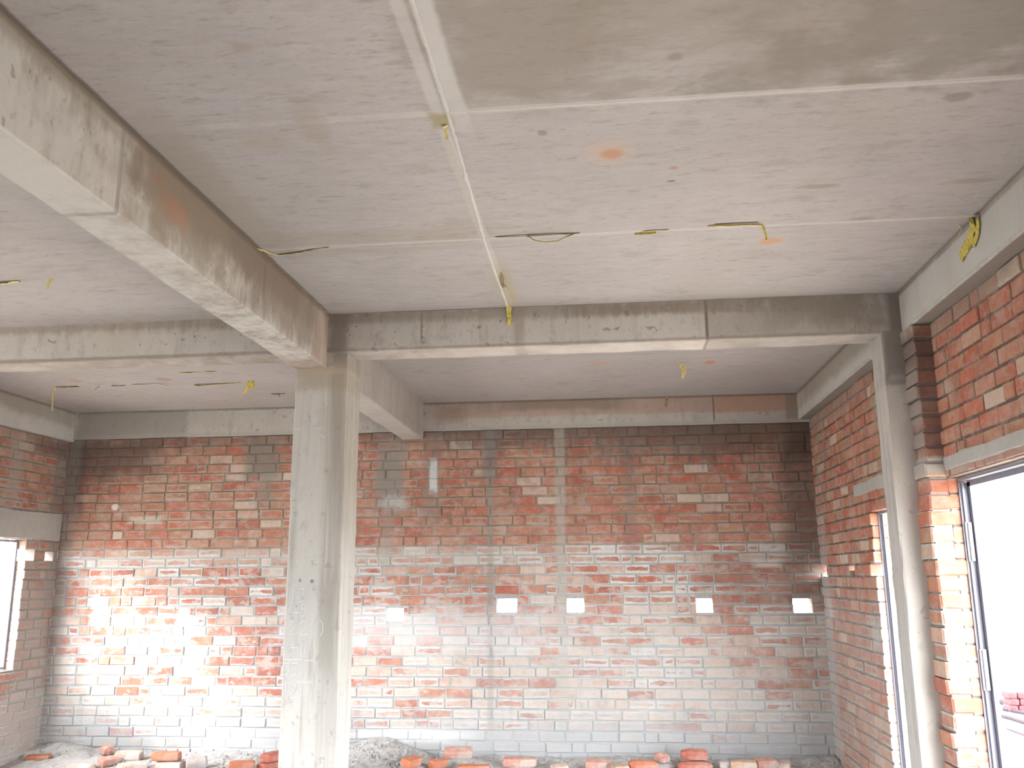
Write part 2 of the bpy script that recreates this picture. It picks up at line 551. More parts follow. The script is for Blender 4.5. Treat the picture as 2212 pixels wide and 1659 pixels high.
m_ceiling = concrete('ceiling_concrete', (0.440, 0.408, 0.394), 2.0, 0.12, (8, 26, 8), ceil_stains,
                     streak=((3.0, 20, 1), (0.36, 0.315, 0.275), 0.28), specks=0.0, bump=0.12, flecks=[((9, 34, 9), 0.40), ((4, 7, 4), 0.28), ((24, 70, 20), 0.34)])

zt, zm = ZC, rel(1.26)
main_stains_bounce = [
    ('xz', -1.789, rel(1.258), 0.104, 0.012, 0.25, (0.60, 0.57, 0.525), 0.75, (9, 4, 9), 0.5),  # pale underside: floor-bounce light put into the beam colour
    ('yz', 6.75, rel(1.43), 1.32, 0.19, 0.2, (0.34, 0.295, 0.265), 0.6, 6, 0.5),
    ('yz', 3.75, rel(1.55), 1.05, 0.13, 0.45, (0.185, 0.145, 0.11), 0.88, (6, 6, 3), 1.7),
    ('yz', 4.45, rel(1.47), 0.60, 0.19, 0.45, (0.22, 0.175, 0.14), 0.78, (9, 11, 3), 1.9),
    ('yz', 3.25, rel(1.46), 0.42, 0.17, 0.5, (0.25, 0.20, 0.155), 0.75, 7, 1.8),
    ('yz', 3.16, rel(1.44), 0.11, 0.05, 0.5, (0.38, 0.19, 0.125), 0.5, 20, 1.6, True),
    ('yz', 3.02, rel(1.51), 0.06, 0.02, 0.5, (0.30, 0.17, 0.12), 0.5, 20, 1.6, True),
    ('yz', 2.76, rel(1.43), 0.012, 0.17, 0.4, (0.16, 0.14, 0.12), 0.7, 8, 0.4),
    ('yz', 2.72, rel(1.47), 0.05, 0.15, 0.4, PALE, 0.30, 8, 0.4),
    ('yz', 4.11, rel(1.5), 0.012, 0.12, 0.4, (0.17, 0.14, 0.11), 0.6, 8, 0.4),
    ('yz', 5.05, rel(1.43), 0.13, 0.3, 0.5, (0.36, 0.275, 0.225), 0.7, 5, 0.6),
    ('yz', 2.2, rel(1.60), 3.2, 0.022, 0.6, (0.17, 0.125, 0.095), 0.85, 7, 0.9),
    ('yz', 1.9, rel(1.585), 0.9, 0.05, 0.6, BR, 0.6, (3, 3, 5), 1.2),
]
m_main = concrete('main_beam_concrete', (0.475, 0.455, 0.425), 5.0, 0.14, (5, 5, 2.5), main_stains_bounce,
                  streak=((9, 9, 1.6), (0.30, 0.26, 0.215), 0.5), specks=0.45, flecks=[((11, 11, 6), 0.45), ((30, 30, 18), 0.4)])
mid_stains_bounce = [
    ('yz', 5.254, rel(1.351), 0.108, 0.012, 0.25, (0.62, 0.555, 0.495), 0.75, (4, 9, 9), 0.5),  # underside painted lighter to stand for light bounced off the floor
    ('xz', 1.17, rel(1.46), 0.555, 0.3, 0.02, (0.30, 0.27, 0.24), 0.50, 4, 0.03),
    ('xz', 1.25, rel(1.52), 0.34, 0.10, 0.6, (0.18, 0.15, 0.12), 0.60, (13, 6, 5), 2.4),
    ('xz', 0.95, rel(1.42), 0.30, 0.08, 0.5, (0.36, 0.33, 0.30), 0.5, 5, 1.3),
    ('xz', 0.610, rel(1.475), 0.009, 0.14, 0.4, (0.15, 0.12, 0.10), 0.85, 8, 0.3),
    ('xz', -1.10, rel(1.49), 0.007, 0.10, 0.4, (0.2, 0.18, 0.16), 0.6, 8, 0.4),
    ('xz', 1.69, rel(1.47), 0.045, 0.14, 0.5, (0.16, 0.13, 0.115), 0.75, 6, 0.8),
    ('xz', -1.62, rel(1.47), 0.06, 0.2, 0.6, (0.18, 0.155, 0.145), 0.70, 6, 0.9),
    ('xz', -0.9, rel(1.57), 1.6, 0.04, 0.7, (0.24, 0.20, 0.16), 0.55, (16, 5, 3), 2.4),
    ('xz', 0.3, rel(1.56), 0.5, 0.035, 0.6, (0.22, 0.18, 0.14), 0.6, (22, 5, 5), 2.2),
    ('xz', -0.50, rel(1.45), 0.03, 0.12, 0.7, (0.27, 0.225, 0.17), 0.5, (14, 14, 5), 1.4),
    ('xz', -3.5, rel(1.575), 1.7, 0.03, 0.7, (0.27, 0.225, 0.18), 0.6, (14, 5, 2), 2.4),
    ('xz', -3.5, rel(1.365), 1.7, 0.014, 0.6, (0.24, 0.2, 0.165), 0.7, 8, 1.2),
    ('xz', 0, rel(1.365), 1.7, 0.010, 0.6, (0.25, 0.205, 0.17), 0.55, 8, 1.6),
]
mid_soffit = [('xy', -1.2, 5.25, 0.35, 0.1, 0.5, (0.42, 0.33, 0.25), 0.5, (5, 14, 5), 1.2),
              ('xy', 1.5, 5.25, 0.35, 0.1, 0.5, (0.50, 0.40, 0.32), 0.5, (5, 14, 5), 1.2)]
m_mid = concrete('cross_beam_concrete', (0.485, 0.462, 0.438), 8.0, 0.11, (5, 5, 3), mid_stains_bounce,
                 streak=((12, 12, 1.4), (0.31, 0.265, 0.22), 0.42), specks=0.6, flecks=[((12, 12, 7), 0.38), ((30, 30, 18), 0.34)])
back_stains = [
    ('xz', 0.15, rel(1.535), 1.72, 0.09, 0.15, (0.40, 0.255, 0.20), 0.55, (3, 3, 8), 0.35),
    ('xz', 1.35, rel(1.52), 0.38, 0.085, 0.12, (0.44, 0.26, 0.19), 0.55, 6, 0.3),
    ('xz', -1.45, rel(1.48), 0.13, 0.09, 0.6, (0.30, 0.20, 0.165), 0.5, 8, 1.4),
    ('xz', -0.45, rel(1.56), 0.55, 0.06, 0.5, (0.22, 0.18, 0.145), 0.65, (6, 6, 2), 1.6),
    ('xz', 0.972, rel(1.475), 0.008, 0.13, 0.4, (0.17, 0.14, 0.12), 0.8, 8, 0.3),
    ('xz', 1.66, rel(1.46), 0.05, 0.16, 0.5, (0.24, 0.2, 0.17), 0.7, 6, 0.9),
    ('xz', -4.55, rel(1.47), 0.55, 0.15, 0.06, (0.29, 0.27, 0.25), 0.65, 5, 0.25),
    ('xz', 0, rel(1.345), 5.2, 0.020, 0.5, (0.38, 0.36, 0.34), 0.7, 9, 1.2),
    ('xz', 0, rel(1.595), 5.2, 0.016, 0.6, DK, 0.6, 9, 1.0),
]
m_back = concrete('back_beam_concrete', (0.435, 0.408, 0.380), 11.0, 0.15, (5, 5, 3), back_stains,
                  streak=((12, 12, 1.5), (0.28, 0.24, 0.205), 0.48), specks=0.4, flecks=[((12, 12, 8), 0.42), ((34, 34, 20), 0.4)])
side_stains = [
    ('xz', 1.764, rel(1.359), 0.047, 0.02, 0.25, (0.27, 0.215, 0.175), 0.8, 8, 0.5),
    ('yz', 6.8, rel(1.54), 1.3, 0.09, 0.5, (0.30, 0.255, 0.20), 0.65, (5, 5, 2), 1.6),
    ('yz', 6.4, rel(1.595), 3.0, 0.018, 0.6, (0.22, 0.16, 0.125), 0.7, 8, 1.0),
    ('yz', 5.3, rel(1.45), 0.12, 0.2, 0.5, (0.38, 0.34, 0.30), 0.5, 8, 1.0),
]
m_side = concrete('edge_beam_concrete', (0.52, 0.515, 0.49), 14.0, 0.08, (4, 4, 3), side_stains,
                  streak=((9, 9, 2), (0.40, 0.37, 0.33), 0.35), flecks=[((12, 12, 8), 0.18)])
col_stains = [
    ('xz', -1.61, rel(0.95), 0.05, 0.55, 0.7, (0.27, 0.235, 0.19), 0.6, (28, 28, 1.2), 2.4),
    ('xz', -1.585, rel(0.2), 0.07, 1.0, 0.8, (0.30, 0.27, 0.235), 0.5, (36, 36, 0.8), 2.8),
    ('xz', -1.63, rel(-0.25), 0.045, 0.26, 0.5, (0.30, 0.275, 0.24), 0.6, (12, 12, 2), 1.0),
    ('xz', -1.72, rel(1.20), 0.17, 0.075, 0.5, (0.33, 0.28, 0.215), 0.75, 9, 1.0),
    ('xz', -1.72, rel(1.255), 0.17, 0.03, 0.5, (0.42, 0.35, 0.27), 0.6, 9, 1.0),
    ('xz', -1.585, rel(1.31), 0.04, 0.05, 0.5, (0.26, 0.22, 0.19), 0.6, 12, 1.0),
    ('xz', -1.728, rel(-0.015), 0.011, 0.011, 0.3, (0.16, 0.155, 0.15), 0.8, 12, 0.2, True),
    ('xz', -1.80, rel(-0.01), 0.010, 0.010, 0.3, (0.20, 0.195, 0.19), 0.7, 12, 0.2, True),
    ('xz', -1.755, rel(-1.05), 0.010, 0.010, 0.3, (0.2, 0.2, 0.2), 0.6, 12, 0.2, True),
    ('xz', -1.77, rel(0.75), 0.09, 0.4, 0.5, (0.52, 0.51, 0.49), 0.35, 5, 1.0),
]
m_column = concrete('column_concrete', (0.47, 0.455, 0.425), 17.0, 0.12, (9, 9, 3), col_stains,
                    streak=((30, 30, 0.9), (0.29, 0.26, 0.225), 0.6), specks=0.3, flecks=[((26, 26, 2), 0.42), ((14, 14, 9), 0.32)])
rcol_stains = [
    ('xz', 1.66, rel(1.25), 0.06, 0.16, 0.4, (0.17, 0.145, 0.13), 0.75, (14, 14, 2), 0.8),
    ('xz', 1.66, rel(1.07), 0.06, 0.015, 0.5, (0.22, 0.22, 0.21), 0.7, 8, 0.5),
]
m_rcolumn = concrete('pier_column_concrete', (0.455, 0.43, 0.40), 19.0, 0.14, (9, 9, 3), rcol_stains,
                     streak=((30, 30, 1.2), (0.28, 0.245, 0.215), 0.55), specks=0.3, bump=0.5, flecks=[((16, 16, 9), 0.3)])
m_grout = concrete('grout_fin', (0.60, 0.575, 0.55), 31.0, 0.10, (10, 10, 10))
m_lintel = concrete('lintel_concrete', (0.42, 0.405, 0.375), 23.0, 0.16, (12, 12, 12), (), bump=0.6)
m_floor = concrete('floor_screed', (0.27, 0.262, 0.252), 25.0, 0.2, (5, 5, 5), (), specks=0.4)
m_ground = concrete('bare_earth', (0.42, 0.38, 0.33), 27.0, 0.2, (3, 3, 3), (), specks=0.3)
m_debris = concrete('mortar_debris', (0.40, 0.385, 0.37), 29.0, 0.45, (22, 22, 22), (), specks=0.5, bump=1.0)
m_steel = plain('painted_steel', (0.20, 0.20, 0.245), 0.45, 0.4)
m_hinge = plain('bare_steel_hinge', (0.42, 0.42, 0.45), 0.4, 0.5, metal=0.4)
m_chalk = plain('chalk', (0.60, 0.605, 0.61), 0.95, 0.05)

# ------------------------------------------------------------------ ceiling, floor, ground
bm = bmesh.new()
bx(bm, X_LW - 0.3, X_RW + 0.25, Y_FRONT, Y_BACK + 0.25, ZC, ZC + 0.16)
tag(obj('ceiling', bm, m_ceiling), 'bare cast concrete ceiling slab with pale formwork seams and brown damp stains', 'ceiling', kind='structure')

bm = bmesh.new()
bx(bm, X_LW - 0.12, X_RW + 0.115, Y_FRONT, Y_BACK + 0.12, -0.15, 0.0)
tag(obj('floor', bm, m_floor), 'dusty grey concrete floor below the back brick wall', 'floor', kind='structure')
bm = bmesh.new()
bx(bm, -60, 60, -60, 60, -0.5, -0.16)
tag(obj('ground', bm, m_ground), 'bare sunlit earth outside the building', 'ground', kind='structure')

# grout fins that stand proud of the ceiling along the formwork seams
def fin(name, pts, w, h, seed, label):
    bm = bmesh.new()
    rng = random.Random(seed)
    prev = None
    P = []
    for (x0, y0), (x1, y1) in zip(pts, pts[1:]):
        n = max(2, int(math.hypot(x1 - x0, y1 - y0) / 0.035))
        for i in range(n): P.append((x0 + (x1 - x0) * i / n, y0 + (y1 - y0) * i / n))
    P.append(pts[-1])
    for i, (x, y) in enumerate(P):
        a, b = P[max(0, i - 1)], P[min(len(P) - 1, i + 1)]
        d = Vector((b[0] - a[0], b[1] - a[1], 0)).normalized()
        s = Vector((-d.y, d.x, 0))
        k = mnoise.noise(Vector((i * 0.35, seed, 0)))
        ww = w * (0.75 + 0.5 * k); hh = max(0.002, h * (0.8 + 0.9 * mnoise.noise(Vector((i * 0.8, seed, 5)))))
        c = Vector((x, y, ZC)) + s * k * 0.004
        row = [bm.verts.new(c - s * ww + Vector((0, 0, 0.003))), bm.verts.new(c - s * ww * 0.3 - Vector((0, 0, hh))),
               bm.verts.new(c + s * ww * 0.3 - Vector((0, 0, hh * 0.8))), bm.verts.new(c + s * ww + Vector((0, 0, 0.003)))]
        if prev:
            for q in range(3): bm.faces.new((prev[q], prev[q + 1], row[q + 1], row[q]))
        prev = row
    bmesh.ops.recalc_face_normals(bm, faces=bm.faces[:])
    return tag(obj(name, bm, m_grout), label, 'seam', kind='structure')

fin('trim_1', [(-0.505, 1.5), (-0.512, 2.2), (-0.522, 2.83), (-0.560, 4.03), (-0.566, 4.3), (-0.570, 5.14)], 0.015, 0.0045, 1,
    'long pale grout seam running across the ceiling towards the far beam')
fin('trim_2', [(-0.52, 2.813), (0.42, 2.813), (1.711, 2.813)], 0.014, 0.0035, 2, 'pale grout seam bordering the brown damp ceiling panel')
fin('trim_3', [(-1.687, 4.03), (-0.56, 4.012), (1.711, 4.013)], 0.010, 0.003, 3, 'ceiling seam with torn yellow tape stuck in it')

# ------------------------------------------------------------------ beams and columns
def beam(name, dims, m, seed, label, amp=0.0035):
    bm = bmesh.new()
    rough_beam(bm, *dims, seed=seed, amp=amp)
    return tag(obj(name, bm, m), label, 'beam', kind='structure')

beam('main_beam', (X_MAIN0, X_MAIN1, Y_FRONT, Y_BACK + 0.05, rel(1.26), ZC + 0.02), m_main, 1,
     'deep concrete main beam running over the column to the back wall')
beam('cross_beam', (X_MAIN1 - 0.02, X_RB + 0.03, Y_MID0, Y_MID1, rel(1.353), ZC + 0.02), m_mid, 2,
     'concrete cross beam between the free column and the right wall')
beam('cross_beam', (X_LB - 0.02, X_MAIN0 + 0.02, Y_MID0, Y_MID1, rel(1.353), ZC + 0.02), m_mid, 3,
     'concrete cross beam from the free column towards the left wall')
beam('back_beam', (X_LB - 0.1, X_RB + 0.1, 8.03, 8.25, rel(1.331), ZC + 0.02), m_back, 4,
     'stained concrete beam along the top of the back brick wall')
beam('edge_beam', (X_RB, X_RW + 0.115, Y_FRONT, 8.2, rel(1.359), ZC + 0.02), m_side, 5,
     'pale concrete edge beam over the right brick wall', 0.003)
beam('edge_beam', (X_LW - 0.14, X_LB, Y_FRONT, 8.2, rel(1.31), ZC + 0.02), m_side, 6,
     'concrete edge beam over the left wall with the window', 0.003)

bm = bmesh.new()
rough_beam(bm, -1.882, -1.555, Y_MID0 + 0.004, 5.434, 0.0, rel(1.37), step=0.08, amp=0.005, seed=7)
column = tag(obj('column', bm, m_column), 'free-standing grey concrete column with chalk sums written on it', 'column', kind='structure')
bm = bmesh.new()
rough_beam(bm, 1.586, 1.800, Y_MID0 - 0.002, 5.341, 0.0, rel(1.37), step=0.08, amp=0.006, seed=8)
tag(obj('column', bm, m_rcolumn), 'narrow concrete column built into the right wall between two doorways', 'column', kind='structure')

# chalk writing on the column: the sums 13 + 9 = 22, 22 + 11 = 33, 12, and 19 near the top
STROKES = {
    '0': [[(0.5, 1), (0.1, 0.75), (0.1, 0.25), (0.5, 0), (0.9, 0.25), (0.9, 0.75), (0.5, 1)]],
    '1': [[(0.5, 0), (0.5, 1), (0.42, 0.94)]],
    '2': [[(0.1, 0.8), (0.35, 1), (0.75, 0.95), (0.8, 0.7), (0.1, 0.0), (0.95, 0.05)]],
    '3': [[(0.1, 0.95), (0.8, 1), (0.45, 0.6), (0.85, 0.4), (0.7, 0.05), (0.1, 0.0)]],
    '9': [[(0.85, 0.75), (0.55, 1), (0.2, 0.8), (0.3, 0.55), (0.8, 0.65), (0.85, 0.75), (0.8, 0.25), (0.5, 0.0), (0.15, 0.1)]],
    '+': [[(0.1, 0.5), (0.95, 0.52)], [(0.5, 0.1), (0.5, 0.9)]],
    '=': [[(0.1, 0.65), (0.9, 0.67)], [(0.15, 0.35), (0.9, 0.38)]],
    '-': [[(0.0, 0.5), (1.0, 0.47)]],
    '_': [[(0.0, 0.0), (1.0, 0.03)]],
    '(': [[(0.8, 1), (0.3, 0.7), (0.25, 0.3), (0.6, 0)]],
    ')': [[(0.2, 1), (0.7, 0.7), (0.75, 0.3), (0.4, 0)]],
    '/': [[(0.1, 0.0), (0.9, 1.0)]],
}
bm = bmesh.new()
def chalk(ch, x, z, w, h, lw=0.0035):
    y = Y_MID0 + 0.002
    for st in STROKES[ch]:
        pts = [Vector((x + a * w, y, z + b * h)) for a, b in st]
        for p, q in zip(pts, pts[1:]):
            d = (q - p); L = d.length
            if L < 1e-5: continue
            d /= L
            s = Vector((-d.z, 0, d.x)) * lw * 0.62
            p2, q2 = p - d * lw * 0.6, q + d * lw * 0.6
            vs = [bm.verts.new(v) for v in (p2 - s, q2 - s, q2 + s, p2 + s)]
            vb = [bm.verts.new(v.co + Vector((0, 0.004, 0))) for v in vs]
            bm.faces.new(vs)
            for i in range(4): bm.faces.new((vs[i], vb[i], vb[(i + 1) % 4], vs[(i + 1) % 4]))
for ch, x, z, w, h, lw in [('1', -1.868, rel(0.905), 0.05, 0.075, 0.0035), ('9', -1.822, rel(0.907), 0.046, 0.072, 0.0035), ('_', -1.872, rel(0.887), 0.045, 0.03, 0.003),
                           ('=', -1.775, rel(0.915), 0.05, 0.04, 0.003), ('-', -1.745, rel(0.875), 0.045, 0.02, 0.003), ('/', -1.715, rel(0.85), 0.03, -0.02, 0.003),
                           ('1', -1.868, rel(-0.130), 0.06, 0.075, 0.003), ('3', -1.803, rel(-0.130), 0.045, 0.075, 0.003),
                           ('+', -1.855, rel(-0.235), 0.065, 0.085, 0.003), ('9', -1.795, rel(-0.215), 0.045, 0.075, 0.003),
                           ('2', -1.855, rel(-0.315), 0.05, 0.075, 0.003), ('2', -1.79, rel(-0.315), 0.05, 0.075, 0.003),
                           ('+', -1.845, rel(-0.425), 0.05, 0.075, 0.003), ('1', -1.80, rel(-0.425), 0.05, 0.075, 0.003), ('1', -1.775, rel(-0.425), 0.05, 0.075, 0.003),
                           ('_', -1.868, rel(-0.452), 0.10, 0.01, 0.003), ('-', -1.75, rel(-0.462), 0.05, 0.01, 0.003),
                           ('3', -1.872, rel(-0.535), 0.04, 0.065, 0.003), ('3', -1.828, rel(-0.535), 0.04, 0.065, 0.003),
                           ('1', -1.878, rel(-0.660), 0.05, 0.075, 0.003), ('2', -1.84, rel(-0.66), 0.055, 0.07, 0.003), ('-', -1.79, rel(-0.58), 0.09, 0.01, 0.003),
                           ('(', -1.73, rel(-0.32), 0.03, 0.09, 0.0022), (')', -1.68, rel(-0.32), 0.04, 0.09, 0.0022)]:
    chalk(ch, x, z, w, h, lw)
o = obj('chalk_writing', bm, m_chalk, column)
o['label'] = 'white chalk sums'

# ------------------------------------------------------------------ brick walls
GREY = (0.30, 0.285, 0.26)
SOOT = (0.115, 0.10, 0.088)
back_stain = [
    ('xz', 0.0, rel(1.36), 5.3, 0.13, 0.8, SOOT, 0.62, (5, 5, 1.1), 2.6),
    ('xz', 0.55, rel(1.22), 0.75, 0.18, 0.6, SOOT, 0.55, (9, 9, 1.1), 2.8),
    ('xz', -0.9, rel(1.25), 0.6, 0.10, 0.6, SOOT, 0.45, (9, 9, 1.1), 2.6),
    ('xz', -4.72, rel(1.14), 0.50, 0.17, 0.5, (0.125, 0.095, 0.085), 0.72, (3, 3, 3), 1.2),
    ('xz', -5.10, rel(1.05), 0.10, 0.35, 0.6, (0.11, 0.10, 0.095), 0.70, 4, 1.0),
    ('xz', -5.12, rel(0.3), 0.08, 2.0, 0.6, (0.28, 0.255, 0.24), 0.60, 4, 1.0),
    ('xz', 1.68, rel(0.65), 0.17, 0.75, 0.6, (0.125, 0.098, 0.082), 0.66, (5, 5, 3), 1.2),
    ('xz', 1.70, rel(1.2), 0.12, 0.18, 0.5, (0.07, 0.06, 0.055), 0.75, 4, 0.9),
    ('xz', 1.35, rel(-0.05), 0.5, 0.25, 0.7, (0.19, 0.13, 0.105), 0.40, 4, 1.0),
    ('xz', 1.25, rel(1.22), 0.5, 0.12, 0.6, (0.15, 0.11, 0.085), 0.60, 4, 1.4),
    # smeared vertical plumb strips of mortar
    ('xz', -1.060, rel(0.0), 0.028, 1.6, 0.6, (0.28, 0.255, 0.23), 0.72, (7, 7, 2.5), 1.2),
    ('xz', -1.060, rel(1.1), 0.07, 0.22, 0.6, (0.20, 0.185, 0.175), 0.75, 6, 1.2),
    ('xz', -0.425, rel(0.0), 0.042, 1.6, 0.5, (0.39, 0.37, 0.335), 0.75, (7, 7, 2.5), 1.1),
    ('xz', 0.20, rel(0.75), 0.05, 0.5, 0.8, (0.22, 0.18, 0.16), 0.5, (6, 6, 2.5), 2.0),
    ('xz', -1.99, rel(0.92), 0.125, 0.31, 0.35, (0.255, 0.24, 0.22), 0.88, 14, 1.3),
    ('xz', -1.96, rel(0.68), 0.11, 0.05, 0.7, (0.46, 0.45, 0.425), 0.75, 14, 2.4),
    ('xz', -2.0, rel(0.35), 0.05, 0.26, 0.6, (0.30, 0.275, 0.25), 0.55, 7, 1.2),
    ('xz', -1.60, rel(0.86), 0.08, 0.38, 0.6, (0.24, 0.20, 0.18), 0.62, 6, 1.2),
    ('xz', -1.590, rel(0.91), 0.034, 0.14, 0.4, (0.56, 0.59, 0.595), 0.85, 13, 1.3),
    ('xz', -3.22, rel(1.10), 0.16, 0.18, 0.5, (0.20, 0.19, 0.165), 0.80, 6, 1.4),
    ('xz', -3.18, rel(0.85), 0.08, 0.16, 0.6, (0.24, 0.22, 0.19), 0.60, 6, 1.4),
    ('xz', -4.65, rel(0.675), 0.035, 0.03, 0.3, (0.72, 0.64, 0.60), 0.9, 9, 0.4, True),
    ('xz', -4.35, rel(0.55), 0.16, 0.035, 0.3, (0.45, 0.42, 0.35), 0.85, 9, 0.5),
    ('xz', 1.35, rel(0.105), 0.11, 0.035, 0.4, (0.47, 0.45, 0.43), 0.85, 9, 0.6),
    # lime bloom low down and the cement plinth at the foot
    ('xz', -2.6, rel(0.20), 2.3, 0.06, 0.6, (0.47, 0.445, 0.405), 0.45, (4, 4, 11), 2.2),
    ('xz', -1.6, rel(-0.45), 1.1, 0.16, 0.6, (0.58, 0.58, 0.585), 0.50, (6, 6, 9), 2.2),
    ('xz', 0.2, rel(-0.95), 1.7, 0.50, 0.7, (0.52, 0.50, 0.475), 0.30, (5, 5, 11), 3.0),
    ('xz', 0.0, rel(-1.55), 5.3, 0.30, 0.5, (0.38, 0.385, 0.39), 0.88, (4, 4, 9), 1.3),
    ('xz', -1.75, rel(-1.33), 0.50, 0.05, 0.7, (0.68, 0.70, 0.72), 0.5, (4, 4, 9), 1.6, True),
]
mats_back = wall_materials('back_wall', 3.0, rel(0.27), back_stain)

def cover_back(u, zw):
    z = zw - CZ
    k = mnoise.noise(Vector((u * 1.4, z * 2.0, 3.1)))
    if z > 0.27: return 0.34 + 0.5 * k
    if z > 0.12: return 0.78 + 0.6 * k
    if z > -0.30: return 0.46 + 0.6 * k
    if z > -1.05: return 0.50 + 0.7 * k
    return 0.75 + 0.7 * k

def tone_back(rng, zw):
    z = zw - CZ
    pale = 0.05 if z > 0.27 else (0.13 if z > -0.30 else (0.45 if z > -0.95 else 0.75))
    return rng.uniform(0.84, 1.0) if rng.random() < pale else rng.random() * 0.75

hb = [(-1.005, -0.825, rel(-0.300), rel(-0.190)), (-0.385, -0.235, rel(-0.302), rel(-0.190)),
      (0.735, 0.875, rel(-0.308), rel(-0.195)), (1.550, 1.705, rel(-0.312), rel(-0.200)),
      (-2.000, -1.845, rel(-0.372), rel(-0.268)), (-3.985, -3.845, rel(-0.375), rel(-0.268)), (-4.83, -4.71, rel(-0.375), rel(-0.268))]
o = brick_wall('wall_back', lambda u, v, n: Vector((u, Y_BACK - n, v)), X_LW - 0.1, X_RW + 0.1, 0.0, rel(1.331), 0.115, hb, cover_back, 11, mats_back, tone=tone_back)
tag(o, 'long red brick back wall with square scaffold holes and smeared mortar', 'wall', kind='structure')

# right wall ---------------------------------------------------------------
right_stain = [
    ('yz', 4.5, rel(0.53), 1.2, 0.03, 0.3, (0.40, 0.33, 0.29), 0.5, 9, 1.4),
    ('yz', 4.6, rel(1.33), 1.0, 0.05, 0.6, (0.30, 0.25, 0.21), 0.6, (6, 6, 6), 1.4),
    ('yz', 7.2, rel(1.30), 0.9, 0.07, 0.6, (0.30, 0.255, 0.215), 0.6, (6, 6, 6), 1.4),
    ('yz', 7.4, rel(-0.95), 1.2, 0.75, 0.5, (0.42, 0.365, 0.33), 0.40, (4, 4, 7), 2.0),
    ('yz', 7.95, rel(-0.6), 0.14, 1.1, 0.5, (0.40, 0.385, 0.37), 0.7, 5, 1.0),
    ('yz', 5.9, rel(0.9), 0.25, 0.4, 0.5, (0.42, 0.35, 0.26), 0.5, 5, 1.2),
    ('yz', 6.55, rel(-0.4), 0.10, 0.10, 0.5, (0.43, 0.42, 0.40), 0.8, 8, 0.8),
]
mats_right = wall_materials('right_wall', 6.0, rel(0.02), right_stain, joint=0.42, tint=(1.10, 1.02, 0.92), smear_amt=(0.36, 0.36), smear_col=(0.45, 0.36, 0.30), upper_mortar=(0.36, 0.27, 0.215), lower_mortar=(0.40, 0.345, 0.31), dust=0.45)
def cover_right(u, zw):
    z = zw - CZ
    k = mnoise.noise(Vector((u * 1.6, z * 2.4, 8.1)))
    if u < 5.3: return 0.08 + 0.5 * k
    return (0.22 if z > -0.1 else 0.42) + 0.5 * k
DOOR_N = (3.35, 4.965, -0.2, rel(0.50))
DOOR_F = (5.45, 6.43, -0.2, rel(0.44))
LIGHT_GAP_R = (0.5, 2.0, rel(-0.6), rel(0.50))  # unseen opening added to brighten the front of the ceiling
hr = [DOOR_N, DOOR_F, LIGHT_GAP_R,
      (6.425, 6.55, rel(-0.005), rel(0.09)), (6.96, 7.12, rel(0.035), rel(0.085)), (7.84, 8.06, rel(-0.01), rel(0.09))]
o = brick_wall('wall_right', lambda u, v, n: Vector((X_RW - n, u, v)), Y_FRONT, Y_BACK + 0.06, 0.0, rel(1.359), 0.10, hr, cover_right, 23, mats_right, header=0.3, tone=lambda r, z: r.random() * 0.70 if r.random() < 0.9 else r.uniform(0.8, 1.0))
tag(o, 'orange red brick right wall with two doorways', 'wall', kind='structure')

# the rough brick pier that stands in front of the right column
def pier(name, x0, x1, y0, y1, z0, z1, seed, mats, label):
    rng = random.Random(seed)
    B = BrickMesh()
    M = lambda u, v, n: Vector((u, y1 - n, v))
    B.core(M, [x0 + 0.014, x1 - 0.01], [z0, z1], -0.02, (y1 - y0) - 0.012, lambda u, v: True)
    n = int(round((z1 - z0) / COURSE))
    c = (z1 - z0) / n
    for r in range(n):
        a = rng.uniform(-0.012, 0.010)
        B.brick(M, x0 + a, x1, z0 + r * c + 0.005, z0 + (r + 1) * c - 0.006, 0.0, (y1 - y0) + rng.uniform(-0.006, 0.005), rng.choice((0.05, 0.15, 0.25, 0.35, 0.45, 0.55, 0.6, 0.7, 0.85)), rng.choice((0.05, 0.1, 0.2, 0.45)), rng, 0.004, 0.010)
    return tag(B.build(name, mats), label, 'pier', kind='structure')
pier_shade_and_band = [
    ('xz', 1.692, rel(0.95), 0.018, 0.42, 0.25, (0.54, 0.495, 0.44), 0.85, 14, 0.7),  # pale side face: light from the left put into the colour
    ('xz', 1.78, rel(0.98), 0.2, 0.40, 0.3, (0.14, 0.095, 0.085), 0.62, (9, 9, 4), 1.0),  # front face above the lintel darkened, painted shade
    ('xz', 1.78, rel(1.22), 0.2, 0.10, 0.4, (0.12, 0.085, 0.075), 0.55, (9, 9, 4), 1.0),  # deeper painted shade close under the beam
    ('xz', 1.78, rel(0.575), 0.2, 0.045, 0.2, (0.36, 0.335, 0.31), 0.9, 14, 0.5),
]
mats_pier = wall_materials('pier', 9.0, rel(3.0), pier_shade_and_band, joint=0.6, tint=(1.05, 1.02, 0.95), smear_amt=(0.2, 0.2), lower_mortar=(0.45, 0.42, 0.38), dust=0.2)
pier('brick_pier', 1.700, 1.905, 4.962, 5.146, 0.0, rel(1.359), 4, mats_pier, 'toothed brick pier between the right column and the near doorway')

